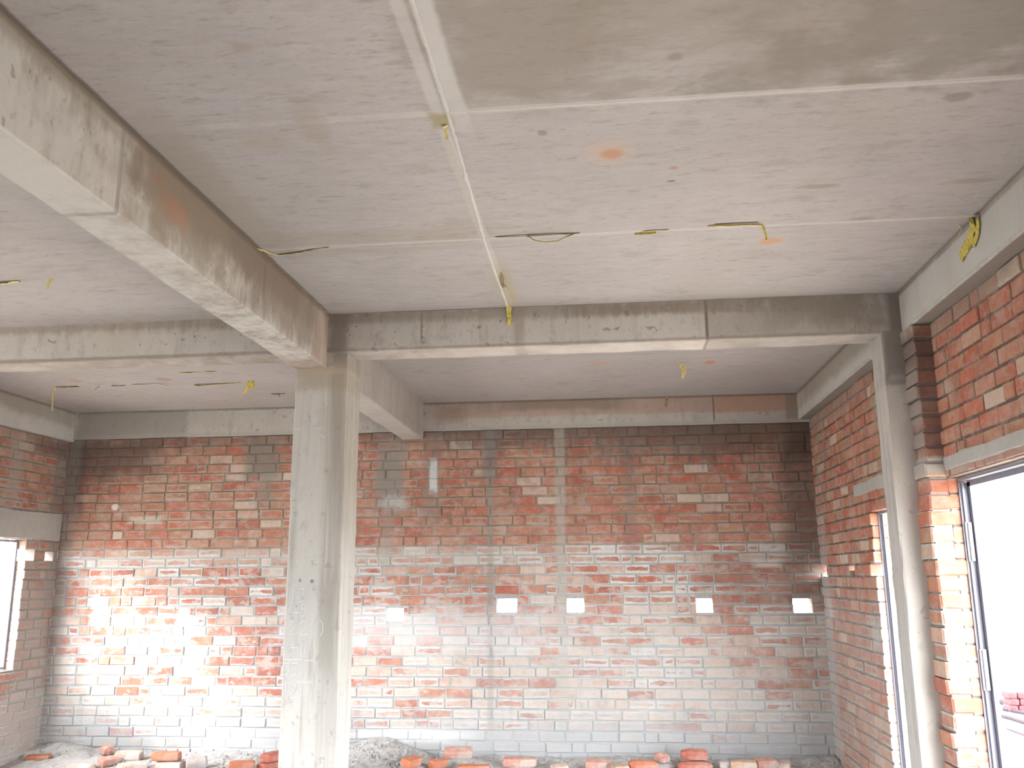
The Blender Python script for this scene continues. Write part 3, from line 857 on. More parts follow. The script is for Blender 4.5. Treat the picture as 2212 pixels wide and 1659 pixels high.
# left wall -----------------------------------------------------------------
left_stain_shade = [
    ('yz', 7.30, rel(1.0), 0.10, 0.35, 0.5, (0.36, 0.33, 0.30), 0.6, 6, 1.0),
    ('yz', 7.95, rel(0.6), 0.07, 0.7, 0.5, (0.25, 0.225, 0.205), 0.7, 6, 0.9),
    ('yz', 7.8, rel(1.22), 0.3, 0.07, 0.5, (0.16, 0.125, 0.11), 0.65, 5, 1.0),
    ('yz', 7.80, rel(-0.6), 0.26, 0.80, 0.6, (0.31, 0.28, 0.26), 0.65, 5, 1.4),  # grey mortar smear, darkened to paint shade on the lower wall
    ('yz', 7.4, rel(-1.3), 0.8, 0.35, 0.5, (0.38, 0.35, 0.325), 0.65, 4, 1.2),
]
mats_left = wall_materials('left_wall', 12.0, rel(-1.0), left_stain_shade, upper_mortar=(0.36, 0.29, 0.25), dust=0.4)
WIN_L = (5.75, 7.57, rel(-0.755), rel(0.36))
LIGHT_GAP_L2 = (4.05, 5.08, rel(0.45), rel(1.22))  # unseen opening, set high to throw a sun patch on the back wall
LIGHT_GAP_L5 = (2.35, 3.65, rel(-0.75), rel(0.36))  # unseen opening added to brighten the left bay ceiling
LIGHT_GAP_L3 = (0.9, 2.1, rel(0.2), rel(1.10))  # unseen opening shaped so sun reaches the lower column
hl = [WIN_L, LIGHT_GAP_L2, LIGHT_GAP_L3, LIGHT_GAP_L5, (7.565, 7.70, rel(0.16), rel(0.275)), (7.86, 7.985, rel(0.165), rel(0.26))]
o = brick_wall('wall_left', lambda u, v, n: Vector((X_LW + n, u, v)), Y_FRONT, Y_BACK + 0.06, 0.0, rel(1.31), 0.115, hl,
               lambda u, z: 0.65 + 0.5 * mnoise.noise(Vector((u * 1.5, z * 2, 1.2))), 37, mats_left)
tag(o, 'brick left wall with a window and a grey lintel band', 'wall', kind='structure')

def lintel(x0, x1, y0, y1, z0, z1, seed, label):
    bm = bmesh.new()
    rough_beam(bm, x0, x1, y0, y1, z0, z1, step=0.04, amp=0.009, seed=seed)
    return tag(obj('lintel', bm, m_lintel), label, 'lintel', kind='structure')
lintel(X_RW - 0.018, X_RW + 0.08, 3.1, 4.968, rel(0.543), rel(0.612), 51, 'rough grey concrete band over the near right doorway')
lintel(X_RW - 0.018, X_RW + 0.08, 5.40, 6.76, rel(0.56), rel(0.645), 52, 'short grey lintel over the far right doorway')
lintel(X_LW - 0.08, X_LW + 0.02, 5.5, 8.03, rel(0.365), rel(0.615), 53, 'smooth grey lintel over the left window')

# front wall behind the camera, with one unseen opening widened to add light
hf = [(-4.3, -2.7, 0.0, 2.0)]
o = brick_wall('wall_front', lambda u, v, n: Vector((u, Y_FRONT + n, v)), X_LW - 0.1, X_RW + 0.1, 0.0, ZC, 0.115, hf, lambda u, z: 0.5, 41, mats_left)
tag(o, 'brick front wall behind the viewer with an added light opening', 'wall', kind='structure')

for (a, b, c, d) in (DOOR_N, DOOR_F, LIGHT_GAP_R):
    portal((X_RW + 0.14, (a + b) / 2, (max(c, -0.1) + d) / 2), (-1, 0, 0), d - max(c, -0.1), b - a)
for (a, b, c, d) in (WIN_L, LIGHT_GAP_L2, LIGHT_GAP_L3, LIGHT_GAP_L5):
    portal((X_LW - 0.15, (a + b) / 2, (c + d) / 2), (1, 0, 0), d - c, b - a)
for (a, b, c, d) in hf:
    portal(((a + b) / 2, Y_FRONT - 0.15, (c + d) / 2), (0, 1, 0), b - a, d - c)

# ------------------------------------------------------------------ door and window frames
def frame_part(name, dims, m, parent, bevel=0.003):
    bm = bmesh.new()
    bx(bm, *dims, bevel=bevel)
    return obj(name, bm, m, parent)

def angle_post(name, x0, x1, y, s, z0, z1, parent):
    """steel angle against a jamb that faces along s (-1 = towards the camera)"""
    bm = bmesh.new()
    t = 0.006
    bx(bm, x0, x1, min(y, y + s * t), max(y, y + s * t), z0, z1)
    bx(bm, x1 - t, x1, min(y, y + s * 0.04), max(y, y + s * 0.04), z0, z1)
    bx(bm, x0 + 0.012, x0 + 0.022, min(y, y + s * 0.02), max(y, y + s * 0.02), z0, z1)
    return obj(name, bm, m_steel, parent)

def hinge(x, y, z, h, parent):
    bm = bmesh.new()
    bx(bm, x - 0.016, x + 0.018, y - 0.012, y - 0.006, z - h / 2, z + h / 2, bevel=0.002)
    for k in range(3):
        r = bmesh.ops.create_cone(bm, cap_ends=True, segments=12, radius1=0.010, radius2=0.010, depth=h / 3 - 0.004)
        bmesh.ops.translate(bm, verts=r['verts'], vec=(x + 0.004, y - 0.018, z - h / 3 + k * h / 3))
    return obj('hinge', bm, m_hinge, parent)

d1 = tag(empty('door_1', (0, 0, 0)), 'grey steel door frame with hinges in the near right doorway', 'door frame', kind='structure')
angle_post('frame_post', 1.852, 1.902, 4.958, -1, 0.0, rel(0.475), d1)
angle_post('frame_post', 1.852, 1.902, 3.356, 1, 0.0, rel(0.475), d1)
bm = bmesh.new()
bx(bm, 1.852, 1.902, 3.356, 4.958, rel(0.480), rel(0.494), bevel=0.002)
bx(bm, 1.896, 1.902, 3.356, 4.958, rel(0.452), rel(0.482), bevel=0.002)
obj('frame_head', bm, m_steel, d1)
for z, h in ((0.165, 0.20), (-0.475, 0.20)):
    hinge(1.875, 4.952, rel(z), h, d1)
d2 = tag(empty('door_2', (0, 0, 0)), 'grey steel door frame in the far right doorway behind the column', 'door frame', kind='structure')
angle_post('frame_post', 1.850, 1.874, 6.424, -1, 0.0, rel(0.42), d2)
angle_post('frame_post', 1.850, 1.874, 5.456, 1, 0.0, rel(0.42), d2)
frame_part('frame_head', (1.850, 1.874, 5.456, 6.424, rel(0.405), rel(0.432)), m_steel, d2)

w1 = tag(empty('window_1', (0, 0, 0)), 'thin steel window frame in the left wall', 'window frame', kind='structure')
xa, xb = X_LW - 0.105, X_LW - 0.07
for y0, y1 in ((7.545, 7.566), (5.754, 5.775)):
    frame_part('frame_post', (xa, xb, y0, y1, rel(-0.75), rel(0.355)), m_steel, w1)
frame_part('frame_head', (xa, xb, 5.775, 7.545, rel(0.335), rel(0.355)), m_steel, w1)
frame_part('frame_sill', (xa, xb, 5.775, 7.545, rel(-0.75), rel(-0.73)), m_steel, w1)

# ------------------------------------------------------------------ loose bricks and debris along the back wall
def brick_mat(name, col, dust, dust_col=(0.50, 0.46, 0.42)):
    g = NB(name, 0.93, 0.1)
    tc = g.n('ShaderNodeTexCoord').outputs['Object']
    def nz(s, d=4):
        n = g.n('ShaderNodeTexNoise'); g.t.links.new(tc, n.inputs['Vector'])
        n.inputs['Scale'].default_value = s; n.inputs['Detail'].default_value = d
        return n.outputs['Fac']
    a, b = nz(45), nz(9)
    c = g.bright(col, g.math('MULTIPLY_ADD', a, 0.5, 0.75))
    c = g.mix(g.mul(g.step(b, 0.40, 0.62), dust), c, dust_col)
    g.bump(a, 0.5, 0.004)
    return g.out(c)

BM = {'orange': brick_mat('fired_brick_orange', (0.47, 0.175, 0.10), 0.25),
      'red': brick_mat('fired_brick_red', (0.43, 0.15, 0.105), 0.30),
      'pink': brick_mat('fired_brick_dusty', (0.47, 0.25, 0.20), 0.65),
      'pale': brick_mat('fired_brick_limed', (0.50, 0.36, 0.30), 0.85, (0.60, 0.55, 0.50)),
      'tan': brick_mat('fired_brick_tan', (0.44, 0.30, 0.215), 0.45),
      'grey': brick_mat('mortared_brick', (0.40, 0.34, 0.31), 0.9, (0.45, 0.44, 0.43))}

def brick_mesh(L, Wd, H, seed, broken=0.0, rounded=0.006):
    rng = random.Random(seed)
    bm = bmesh.new()
    bx(bm, -L / 2, L / 2, -Wd / 2, Wd / 2, 0, H)
    bmesh.ops.subdivide_edges(bm, edges=bm.edges[:], cuts=3, use_grid_fill=True)
    for v in bm.verts:
        # rounded, worn arrises
        q = Vector((v.co.x / (L / 2), v.co.y / (Wd / 2), (v.co.z - H / 2) / (H / 2)))
        n_edge = sum(1 for c in q if abs(c) > 0.99)
        if n_edge >= 2:
            v.co.x *= 1 - rounded / (L / 2) * (n_edge - 1) if abs(q.x) > 0.99 else 1
            v.co.y *= 1 - rounded / (Wd / 2) * (n_edge - 1) if abs(q.y) > 0.99 else 1
            if abs(q.z) > 0.99: v.co.z = H / 2 + (v.co.z - H / 2) * (1 - rounded / (H / 2) * (n_edge - 1) * 0.7)
        k = mnoise.noise_vector(Vector(v.co) * 22 + Vector((seed * 3.1, 0, 0)))
        v.co += k * 0.0028
        if broken and v.co.x > L / 2 - broken * (1 + 0.9 * mnoise.noise(Vector((v.co.y * 30, v.co.z * 30, seed)))):
            v.co.x = L / 2 - broken * (1 + 0.9 * mnoise.noise(Vector((v.co.y * 30, v.co.z * 30, seed)))) + (v.co.x - L / 2) * 0.15
    bmesh.ops.bevel(bm, geom=[e for e in bm.edges if e.calc_face_angle(0) > 0.9], offset=0.003, segments=1, affect='EDGES')
    return bm

# x, y, top height, length, turn, lean (about its length), kind, broken, base it rests on (None = debris), label
LB = [
    (-5.015, 7.80, 0.062, 0.20, 0.25, 0.0, 'orange', 0.0, 'faded orange brick lying alone in the shaded left corner'),
    (-4.424, 7.86, 0.130, 0.14, 1.35, 0.25, 'pink', 0.03, 'rounded pinkish grey brick stub at the back of the left heap'),
    (-4.155, 7.75, 0.112, 0.23, 0.05, 0.10, 'pale', 0.0, 'pale dusty brick lying lengthwise behind the left heap'),
    (-3.766, 7.64, 0.132, 0.235, 0.10, 0.0, 'orange', 0.0, 'clean orange brick lying on top at the right end of the left heap'),
    (-4.440, 7.50, 0.052, 0.23, -0.12, 0.0, 'pale', 0.0, 'whitish brick at the front left end of the left heap'),
    (-4.265, 7.66, 0.082, 0.22, 1.05, 0.15, 'pink', 0.0, 'dusty pink brick end wedged in the middle of the left heap'),
    (-4.010, 7.53, 0.060, 0.23, 0.75, 0.22, 'pale', 0.0, 'cream brick leaning at a slant in the left heap'),
    (-3.722, 7.63, 0.058, 0.235, -0.05, 0.0, 'pale', 0.0, 'limed brick lying beneath the clean orange brick'),
    (-3.470, 7.62, 0.085, 0.20, 0.45, 0.42, 'grey', 0.04, 'grey brick tipped on its edge beside the left heap'),
    (-3.080, 7.60, 0.072, 0.22, 0.35, 0.12, 'orange', 0.02, 'orange pink brick lying between the left heap and the column'),
    (-2.875, 7.72, 0.124, 0.21, 1.25, 0.0, 'red', 0.0, 'reddish brick resting on another just left of the column'),
    (-2.870, 7.71, 0.054, 0.23, 0.95, 0.0, 'red', 0.0, 'dull red brick under the reddish one just left of the column'),
    (-1.640, 7.56, 0.132, 0.20, 1.10, 0.12, 'orange', 0.03, 'ragged orange brick end just right of the column and mortar pile'),
    (-1.425, 7.62, 0.108, 0.18, 0.85, 0.05, 'orange', 0.04, 'broken orange brick beside a dark gap right of the column'),
    (-1.300, 7.80, 0.160, 0.235, 0.10, 0.35, 'pink', 0.0, 'big dusty pink brick propped against the back wall right of the column'),
    (-1.105, 7.50, 0.092, 0.30, 0.08, 0.0, 'orange', 0.05, 'long orange brick lying flat in front of the propped pink one'),
    (-0.765, 7.72, 0.110, 0.30, 0.02, 0.06, 'pink', 0.03, 'long pale pink brick lying below the left plumb strip of mortar'),
    (-0.430, 7.62, 0.080, 0.18, 0.30, 0.10, 'pale', 0.05, 'small limed brick piece below the right plumb strip of mortar'),
    (-0.130, 7.71, 0.102, 0.22, -0.15, 0.15, 'pink', 0.04, 'dull pink broken brick left of the tan piece'),
    (0.050, 7.54, 0.100, 0.17, 0.40, 0.0, 'tan', 0.04, 'tan brick piece lying between two pink bricks'),
    (0.215, 7.60, 0.122, 0.23, 0.05, 0.08, 'orange', 0.0, 'orange brick lying in front of the rounded broken lump'),
    (0.372, 7.78, 0.150, 0.15, 0.9, 0.30, 'pink', 0.05, 'rounded broken brick lump beside a dark hollow'),
    (0.648, 7.72, 0.186, 0.25, -0.12, 0.28, 'red', 0.04, 'large worn red brick topping the right heap'),
    (0.625, 7.66, 0.108, 0.27, 0.06, 0.0, 'red', 0.0, 'red brick underneath the large worn red brick'),
    (0.868, 7.70, 0.112, 0.11, 0.05, 0.0, 'grey', 0.0, 'small pale grey half brick right of the red pair'),
    (1.010, 7.64, 0.126, 0.22, -0.10, 0.06, 'tan', 0.02, 'tan brick right of the pale grey half brick'),
    (1.192, 7.72, 0.128, 0.20, 0.30, 0.12, 'pink', 0.03, 'pink brick leaning on the debris near the right corner'),
    (1.345, 7.76, 0.104, 0.12, -0.20, 0.15, 'pale', 0.02, 'small pale pink brick bit at the right end of the row'),
]
STACKED = {3: 7, 10: 11, 22: 23}
BH, BW = 0.072, 0.110
supports = []
for i, (x, y, zt_, L, rz, lean, kind, brk, label) in enumerate(LB):
    hgt = BH
    bm = brick_mesh(L, BW, hgt, 100 + i, brk, 0.012 if ('rounded' in label or 'worn' in label) else 0.005)
    o = obj('loose_brick', bm, BM[kind])
    tag(o, label, 'brick', 'loose bricks along the back wall')
    drop = abs(math.sin(lean)) * BW / 2
    zb = zt_ - hgt * math.cos(lean) - drop
    o.rotation_euler = (lean, 0, rz)
    o.location = (x, y, zb + drop)
    if i not in STACKED:
        supports.append((x, y, zb + drop * 0.5, L * 0.55, rz))

bm = bmesh.new()
NX, NY = 330, 52
xs = [X_LW + 0.01 + (X_RW - X_LW - 0.02) * i / NX for i in range(NX + 1)]
ys = [6.85 + (8.028 - 6.85) * j / NY for j in range(NY + 1)]
def heap(x, y):
    d = (8.05 - y)
    n = mnoise.noise(Vector((x * 2.1, y * 2.6, 0.5)))
    n2 = mnoise.noise(Vector((x * 13, y * 13, 2.5)))
    n3 = mnoise.noise(Vector((x * 37, y * 37, 4.5)))
    h = 0.018 + 0.045 * math.exp(-(d / 0.33) ** 2) + 0.018 * n
    h += 0.14 * math.exp(-((x + 2.05) / 0.34) ** 2) * math.exp(-(d / 0.30) ** 2)
    h += 0.07 * math.exp(-((x + 4.95) / 0.30) ** 2) * math.exp(-(d / 0.25) ** 2)
    h += 0.05 * math.exp(-((x - 1.72) / 0.22) ** 2) * math.exp(-(d / 0.22) ** 2)
    h += 0.013 * n2 * min(1, h * 22) + 0.008 * n3 * min(1, h * 22)
    top = 9.0; w_all = 0.0; add = 0.0
    for (bx_, by_, bz_, r, rz) in supports:
        dx, dy = x - bx_, y - by_
        c, s = math.cos(rz), math.sin(rz)
        u, v = dx * c + dy * s, -dx * s + dy * c
        q = math.sqrt((u / r) ** 2 + (v / 0.065) ** 2)
        if q < 2.2:
            w = 1.0 if q < 0.8 else max(0.0, 1 - (q - 0.8) / 1.4)
            if w > w_all: w_all = w; add = bz_
    if w_all > 0:
        t = max(0.004, add + 0.004)
        h = h * (1 - w_all) + t * w_all
    return max(0.003, h)
rng = random.Random(5)
for _ in range(420):
    x = rng.uniform(X_LW + 0.1, X_RW - 0.1); y = 7.96 - abs(rng.gauss(0, 0.28))
    if y < 6.95: continue
    if rng.random() < 0.4: x = rng.gauss(-2.05, 0.3)
    s = rng.uniform(0.006, 0.022)
    r = bmesh.ops.create_icosphere(bm, subdivisions=1, radius=s)
    M = Matrix.Translation((x, y, heap(x, y) + s * 0.3)) @ Matrix.Rotation(rng.uniform(0, 6), 4, Vector((rng.random(), rng.random(), 1)).normalized()) @ Matrix.Diagonal((1, rng.uniform(0.5, 0.9), rng.uniform(0.4, 0.8), 1))
    bmesh.ops.transform(bm, matrix=M, verts=r['verts'])
    for v in r['verts']: v.co += Vector((rng.uniform(-1, 1), rng.uniform(-1, 1), rng.uniform(-1, 1))) * s * 0.2
V = [[bm.verts.new((x, y, heap(x, y))) for y in ys] for x in xs]
for i in range(NX):
    for j in range(NY):
        bm.faces.new((V[i][j], V[i + 1][j], V[i + 1][j + 1], V[i][j + 1]))
o = obj('mortar_debris', bm, m_debris)
tag(o, 'low drift of grey mortar crumbs and rubble along the foot of the back wall', 'debris', kind='stuff')

# ------------------------------------------------------------------ torn yellow tape left in the formwork seams
def tape_mat(name, c, dark, amt, lo=0.50, hi=0.60):
    g = NB(name, 0.5, 0.3)
    n = g.noise((60, 60, 60), 2.0, 3)
    n2 = g.noise((130, 130, 45), 5.0, 2)
    col = g.bright(c, g.math('MULTIPLY_ADD', n, 0.6, 0.7))
    col = g.mix(g.mul(g.step(n2, lo, hi), amt), col, dark)
    g.bump(n, 0.4, 0.004)
    return g.out(col)
m_tape = tape_mat('yellow_tape', (0.66, 0.55, 0.12), (0.22, 0.165, 0.03), 0.65, 0.54, 0.62)
m_tape_dull = tape_mat('dull_yellow_tape', (0.66, 0.57, 0.26), (0.34, 0.26, 0.10), 0.55, 0.52, 0.62)
m_tape_brown = tape_mat('dirty_brown_tape', (0.33, 0.25, 0.13), (0.14, 0.10, 0.06), 0.7, 0.5, 0.62)
m_blue = plain('blue_plastic', (0.05, 0.33, 0.62), 0.35, 0.5)

def ribbon(bm, pts, wdir, width, seed, crumple=0.006, thick=0.0012, taper=0.3):
    """a thin crumpled strip swept along pts, its width along wdir"""
    P = [Vector(p) for p in pts]
    S = []
    for p, q in zip(P, P[1:]):
        n = max(2, int((q - p).length / 0.008))
        for i in range(n): S.append(p.lerp(q, i / n))
    S.append(P[-1])
    wd = Vector(wdir).normalized()
    rows = []
    m = len(S) - 1
    for i, c in enumerate(S):
        t = (S[min(i + 1, m)] - S[max(i - 1, 0)]).normalized()
        nn = t.cross(wd).normalized()
        f = i / m
        w = width * (1 - taper * f) * (1 + 0.25 * mnoise.noise(Vector((i * 0.4, seed, 0))))
        row = []
        for k in range(4):
            a = k / 3 - 0.5
            z = mnoise.noise(Vector((i * 0.30, k * 0.9, seed * 2.2))) * crumple * min(1, i / 3)
            q = c + wd * w * a + nn * z
            row.append((q - nn * thick / 2, q + nn * thick / 2))
        rows.append([(bm.verts.new(a), bm.verts.new(b)) for a, b in row])
    for r0, r1 in zip(rows, rows[1:]):
        for k in range(3):
            bm.faces.new((r0[k][0], r0[k + 1][0], r1[k + 1][0], r1[k][0]))
            bm.faces.new((r0[k + 1][1], r0[k][1], r1[k][1], r1[k + 1][1]))
        bm.faces.new((r0[0][0], r1[0][0], r1[0][1], r0[0][1]))
        bm.faces.new((r0[3][1], r1[3][1], r1[3][0], r0[3][0]))
    for r, fl in ((rows[0], 0), (rows[-1], 1)):
        for k in range(3):
            bm.faces.new((r[k][0], r[k][1], r[k + 1][1], r[k + 1][0]))

def tape(label, strips, m, seed, parent=None, name='tape_strip', bits=()):
    bm = bmesh.new()
    for i, s in enumerate(strips): ribbon(bm, s[0], s[1], s[2], seed + i * 3.7, *(s[3:]))
    bmesh.ops.recalc_face_normals(bm, faces=bm.faces[:])
    o = obj(name, bm, m, parent)
    if parent is None: tag(o, label, 'tape', 'torn yellow tape left on the ceiling')
    return o

zc = ZC + 0.001
ZD = ZC - 0.002
tape('small yellow tape tail hanging over the middle of the far cross beam',
     [([(-0.560, 5.125, zc), (-0.562, 5.133, zc - 0.03), (-0.558, 5.136, zc - 0.112)], (1, 0, 0), 0.030, 0.006)], m_tape, 1)
o = tape('largest yellow tape, folded and hanging down the right edge beam',
     [([(1.685, 4.03, zc), (1.700, 4.02, zc - 0.02), (1.703, 4.085, zc - 0.085), (1.704, 4.22, zc - 0.125)], (0, 0.42, 0.9), 0.062, 0.007, 0.0015, 0.0),
      ([(1.690, 3.985, zc), (1.702, 3.975, zc - 0.04), (1.702, 4.01, zc - 0.095), (1.702, 4.06, zc - 0.13)], (0, 0.6, 0.8), 0.042, 0.006)], m_tape, 4)
tape('loose scrap', [([(1.66, 4.10, zc), (1.69, 4.13, zc - 0.012), (1.70, 4.20, zc - 0.02)], (0.3, 0.8, 0), 0.02, 0.004)], m_tape_dull, 6, parent=o, name='torn_end')
o = tape('long sagging yellow tape loop below a dark strip beside the seam crossing',
     [([(-0.345, 3.998, zc), (-0.315, 3.995, zc - 0.025), (-0.255, 3.99, zc - 0.042), (-0.20, 3.99, zc - 0.036), (-0.15, 3.995, zc - 0.012), (-0.115, 4.0, zc)], (0, 1, 0.7), 0.022, 0.003, 0.0012, 0.0)], m_tape_dull, 8)
tape('', [([(-0.50, 3.992, ZD), (-0.40, 3.985, ZD - 0.006), (-0.25, 3.985, ZD - 0.004), (-0.095, 3.99, ZD)], (0, 1, 0.35), 0.014, 0.003, 0.0012, 0.2)], m_tape_brown, 9, parent=o, name='stuck_end')
tape('short bright yellow tape fold in the seam at mid ceiling',
     [([(0.165, 4.03, ZD), (0.21, 4.022, ZD - 0.006), (0.265, 4.018, ZD - 0.004)], (0, 0.6, 1), 0.018, 0.003, 0.0012, 0.2),
      ([(0.205, 4.005, ZD), (0.26, 4.0, ZD - 0.003), (0.325, 4.0, ZD)], (0, 1, 0.4), 0.012, 0.002, 0.0012, 0.2)], m_tape, 11)
o = tape('yellow tape with a dangling end pointing at an orange ring stain',
     [([(0.735, 3.985, zc), (0.755, 3.985, zc - 0.012), (0.764, 3.99, zc - 0.05), (0.768, 3.99, zc - 0.078)], (1, 0, 0.2), 0.012, 0.002, 0.0012, 0.3),
      ([(0.50, 3.975, ZD), (0.60, 3.97, ZD - 0.004), (0.70, 3.972, ZD - 0.004), (0.745, 3.985, ZD - 0.003)], (0, 0.8, 1), 0.010, 0.002, 0.0012, 0.1)], m_tape, 13)
tape('', [([(0.53, 3.962, ZD), (0.62, 3.958, ZD - 0.003), (0.73, 3.962, ZD)], (0, 1, 0.3), 0.012, 0.002)], m_tape_brown, 15, parent=o, name='stuck_end')
tape('small yellow tuft at the corner where the two ceiling seams meet',
     [([(-0.548, 2.915, zc), (-0.544, 2.93, zc - 0.02), (-0.545, 2.935, zc - 0.038)], (1, 0.2, 0), 0.014, 0.004),
      ([(-0.56, 2.90, zc), (-0.55, 2.90, zc - 0.012), (-0.535, 2.90, zc)], (0, 1, 0), 0.016, 0.004)], m_tape_dull, 17)
tape('brown tape shreds joined along the long seam just before the far cross beam',
     [([(-0.535, 4.50, zc), (-0.530, 4.56, zc - 0.012), (-0.545, 4.70, zc - 0.008)], (1, 0.3, 0), 0.016, 0.005),
      ([(-0.545, 4.68, zc), (-0.535, 4.71, zc - 0.014), (-0.55, 4.75, zc)], (1, 0.3, 0), 0.022, 0.005)], m_tape_brown, 19)
tape('ragged dull yellow tape along the seam at the main beam',
     [([(-1.675, 4.00, ZD), (-1.64, 4.06, ZD - 0.006), (-1.60, 4.10, ZD)], (0.8, 0.5, 0), 0.03, 0.006),
      ([(-1.61, 4.095, ZD), (-1.51, 4.072, ZD - 0.005), (-1.44, 4.052, ZD)], (0, 1, 0.4), 0.018, 0.004),
      ([(-1.46, 4.06, ZD), (-1.41, 4.035, ZD - 0.005), (-1.33, 4.02, ZD)], (0, 1, 0.4), 0.014, 0.004)], m_tape_dull, 21)
tape('crumpled yellow tape hanging from the ceiling of the far right bay',
     [([(0.585, 6.74, zc), (0.60, 6.745, zc - 0.03), (0.61, 6.75, zc - 0.07), (0.598, 6.75, zc - 0.118)], (1, 0.3, 0.15), 0.048, 0.012, 0.0015, 0.45)], m_tape_dull, 23)
tape('faded tape tail hanging down the back beam under the far right bay',
     [([(0.560, 8.015, zc), (0.557, 8.022, zc - 0.03), (0.547, 8.024, zc - 0.095)], (1, 0, 0), 0.026, 0.004)], m_tape_brown, 25)
tape('long thin tape string dangling near the left edge beam',
     [([(-4.40, 6.90, ZD), (-4.50, 6.89, ZD - 0.008), (-4.60, 6.88, ZD - 0.012)], (0, 1, 0.4), 0.030, 0.004, 0.0012, -0.2),
      ([(-4.60, 6.88, zc), (-4.622, 6.88, zc - 0.06), (-4.618, 6.88, zc - 0.13), (-4.608, 6.88, zc - 0.21)], (1, 0, 0), 0.018, 0.004)], m_tape_dull, 27)
tape('tiny brown tape hook in the far left bay seam',
     [([(-4.23, 6.91, ZD), (-4.255, 6.905, ZD - 0.02), (-4.26, 6.90, ZD - 0.03)], (0, 1, 0.2), 0.02, 0.003)], m_tape_brown, 29)
tape('flat brown tape dash in the far left bay seam right of the hook',
     [([(-4.12, 6.91, ZD), (-4.06, 6.90, ZD - 0.008), (-4.0, 6.91, ZD)], (0, 1, 0.3), 0.026, 0.004)], m_tape_brown, 30)
tape('pale tape sliver curling off the far left bay seam near a brown ring',
     [([(-3.93, 6.89, ZD), (-3.80, 6.875, ZD - 0.006), (-3.68, 6.87, ZD - 0.004), (-3.60, 6.87, ZD - 0.022)], (0, 1, 0.3), 0.020, 0.003)], m_tape_dull, 31)
tape('two dashes of yellow tape stuck flat on the far left bay ceiling',
     [([(-3.33, 6.53, ZD), (-3.24, 6.53, ZD - 0.003), (-3.17, 6.53, ZD)], (0, 1, 0.1), 0.040, 0.004), ([(-3.13, 6.52, ZD), (-3.07, 6.52, ZD - 0.003), (-3.02, 6.52, ZD)], (0, 1, 0.1), 0.030, 0.004)], m_tape, 33)
tape('yellow tape strip tapering along the far left bay seam beside the hanging clump',
     [([(-3.42, 6.97, ZD), (-3.36, 6.955, ZD - 0.012), (-3.27, 6.95, ZD - 0.005), (-3.0, 6.94, ZD)], (0, 1, 0.5), 0.036, 0.005, 0.0012, 0.8)], m_tape, 35)
tape('yellow tape clump hanging from the far left bay ceiling near the column',
     [([(-2.895, 6.90, zc), (-2.90, 6.90, zc - 0.03), (-2.885, 6.90, zc - 0.065)], (1, 0.4, 0.3), 0.055, 0.014), ([(-2.91, 6.90, zc), (-2.93, 6.90, zc - 0.05), (-2.955, 6.90, zc - 0.105)], (1, 0.2, 0), 0.026, 0.006)], m_tape, 37)
tape('thin brown tape bit beside the top left of the column',
     [([(-2.93, 7.42, ZD), (-2.87, 7.41, ZD - 0.006), (-2.80, 7.42, ZD)], (0, 1, 0.4), 0.022, 0.004), ([(-2.86, 7.42, zc), (-2.85, 7.42, zc - 0.03)], (1, 0, 0), 0.02, 0.003)], m_tape_brown, 39)
tape('yellow tape flap hanging at the seam of the near left bay',
     [([(-2.965, 4.30, zc), (-2.975, 4.30, zc - 0.02), (-2.985, 4.30, zc - 0.055)], (1, 0.3, 0), 0.024, 0.005)], m_tape_dull, 41)
tape('pale tape end at the seam of the near left bay, furthest from the main beam',
     [([(-3.34, 4.33, ZD), (-3.26, 4.32, ZD - 0.008), (-3.16, 4.31, ZD)], (0, 1, 0.2), 0.05, 0.006)], m_tape_dull, 43)

bm = bmesh.new()
ribbon(bm, [(-1.515, 7.86, heap(-1.515, 7.86) + 0.002), (-1.49, 7.855, heap(-1.49, 7.855) + 0.018), (-1.462, 7.86, heap(-1.462, 7.86) + 0.004)], (0, 1, 0.3), 0.022, 3, 0.004)
bmesh.ops.recalc_face_normals(bm, faces=bm.faces[:])
tag(obj('plastic_scrap', bm, m_blue), 'tiny blue plastic scrap on the mortar pile right of the column', 'plastic scrap')

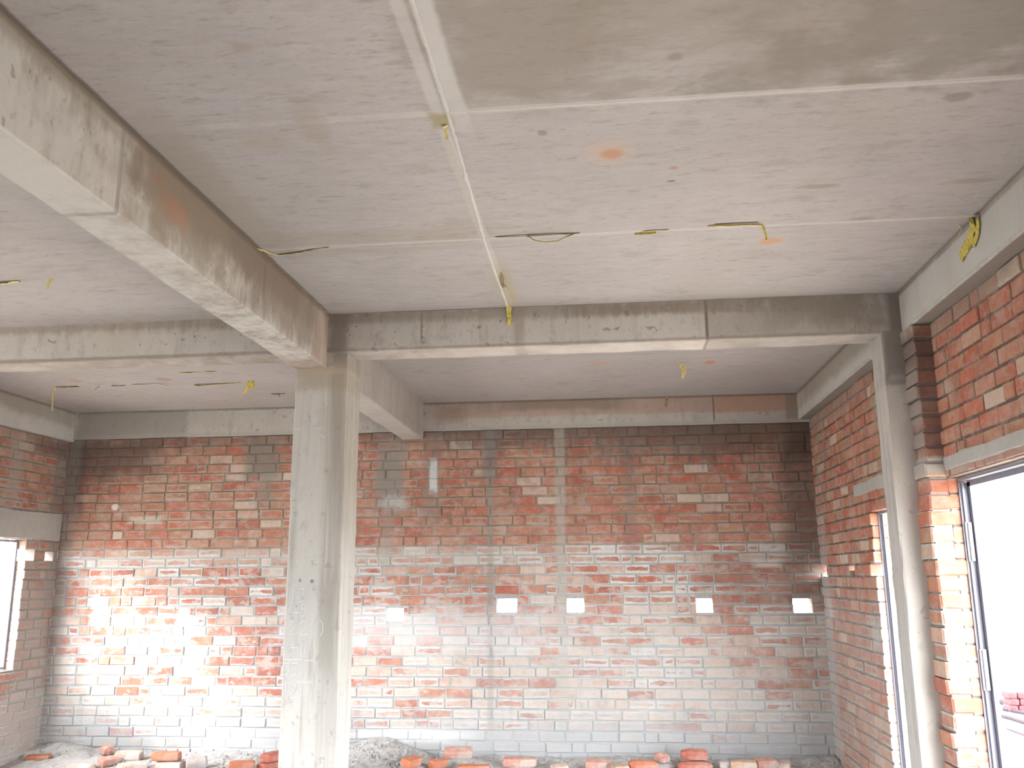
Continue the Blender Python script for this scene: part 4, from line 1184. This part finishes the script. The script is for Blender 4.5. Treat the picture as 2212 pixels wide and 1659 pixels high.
# ------------------------------------------------------------------ outside the near doorway
m_out = brick_mat('shade_darkened_brick_outside', (0.115, 0.038, 0.042), 0.15, (0.16, 0.08, 0.08))  # darker than real brick: shade put into the colour so daylight won't bleach it
m_stick = plain('weathered_stick', (0.035, 0.026, 0.032), 0.9, 0.1)
GZ = -0.16
side = ('left', 'right')
lvl = ('bottom', 'middle', 'top')
src = None
for k in range(3):
    for j in range(2):
        if src is None:
            o = src = obj('stacked_brick', brick_mesh(0.112, 0.225, 0.082, 300, 0.0, 0.004), m_out)
        else:
            o = src.copy(); COL.objects.link(o)
        o.location = (5.02 + j * 0.118 + (0.02 if k == 1 else 0), 12.55, GZ + 0.001 + k * 0.0805)
        o.rotation_euler = (0, 0, 0.02 * (k - 1))
        tag(o, '%s brick on the %s side of the small stack outside the near doorway' % (lvl[k], side[j]), 'brick', 'bricks stacked outside the doorway')

def stick(p, q, r, label, seed):
    bm = bmesh.new()
    p, q = Vector(p), Vector(q)
    d = (q - p); L = d.length
    n = 10; rings = []
    rot = d.to_track_quat('Z', 'Y')
    for i in range(n + 1):
        t = i / n
        c = p + d * t + Vector((mnoise.noise(Vector((t * 3, seed, 0))), mnoise.noise(Vector((t * 3, seed, 4))), 0)) * 0.02
        rr = r * (1 - 0.35 * t) * (1 + 0.15 * mnoise.noise(Vector((t * 9, seed, 7))))
        rings.append([bm.verts.new(c + rot @ Vector((math.cos(a * math.pi / 4) * rr, math.sin(a * math.pi / 4) * rr, 0))) for a in range(8)])
    for a, b in zip(rings, rings[1:]):
        for k in range(8): bm.faces.new((a[k], a[(k + 1) % 8], b[(k + 1) % 8], b[k]))
    bm.faces.new(list(reversed(rings[0]))); bm.faces.new(rings[-1])
    bmesh.ops.recalc_face_normals(bm, faces=bm.faces[:])
    tag(obj('wooden_stick', bm, m_stick, smooth=True), label, 'stick', 'sticks lying outside the doorway')
G2 = GZ + 0.02
stick((5.52, 14.0, G2), (6.4, 13.2, G2), 0.022, 'dark stick lying furthest out, starting at the foot of the brick stack', 1)
stick((5.45, 13.5, G2), (6.3, 12.3, G2), 0.014, 'thin stick second from the brick stack outside', 2)
stick((5.16, 13.14, GZ + 0.04), (5.18, 12.80, GZ + 0.04), 0.045, 'short thick stump of wood on the ground outside', 3)
stick((4.95, 12.58, G2), (5.25, 11.7, G2), 0.026, 'stick lying right below the thick stump outside', 4)
stick((4.70, 11.98, G2), (4.80, 10.9, G2), 0.030, 'thickest long stick on the ground outside the doorway', 5)
stick((4.36, 11.05, G2), (4.36, 10.1, G2), 0.014, 'thin stick lying nearest to the doorway outside', 6)
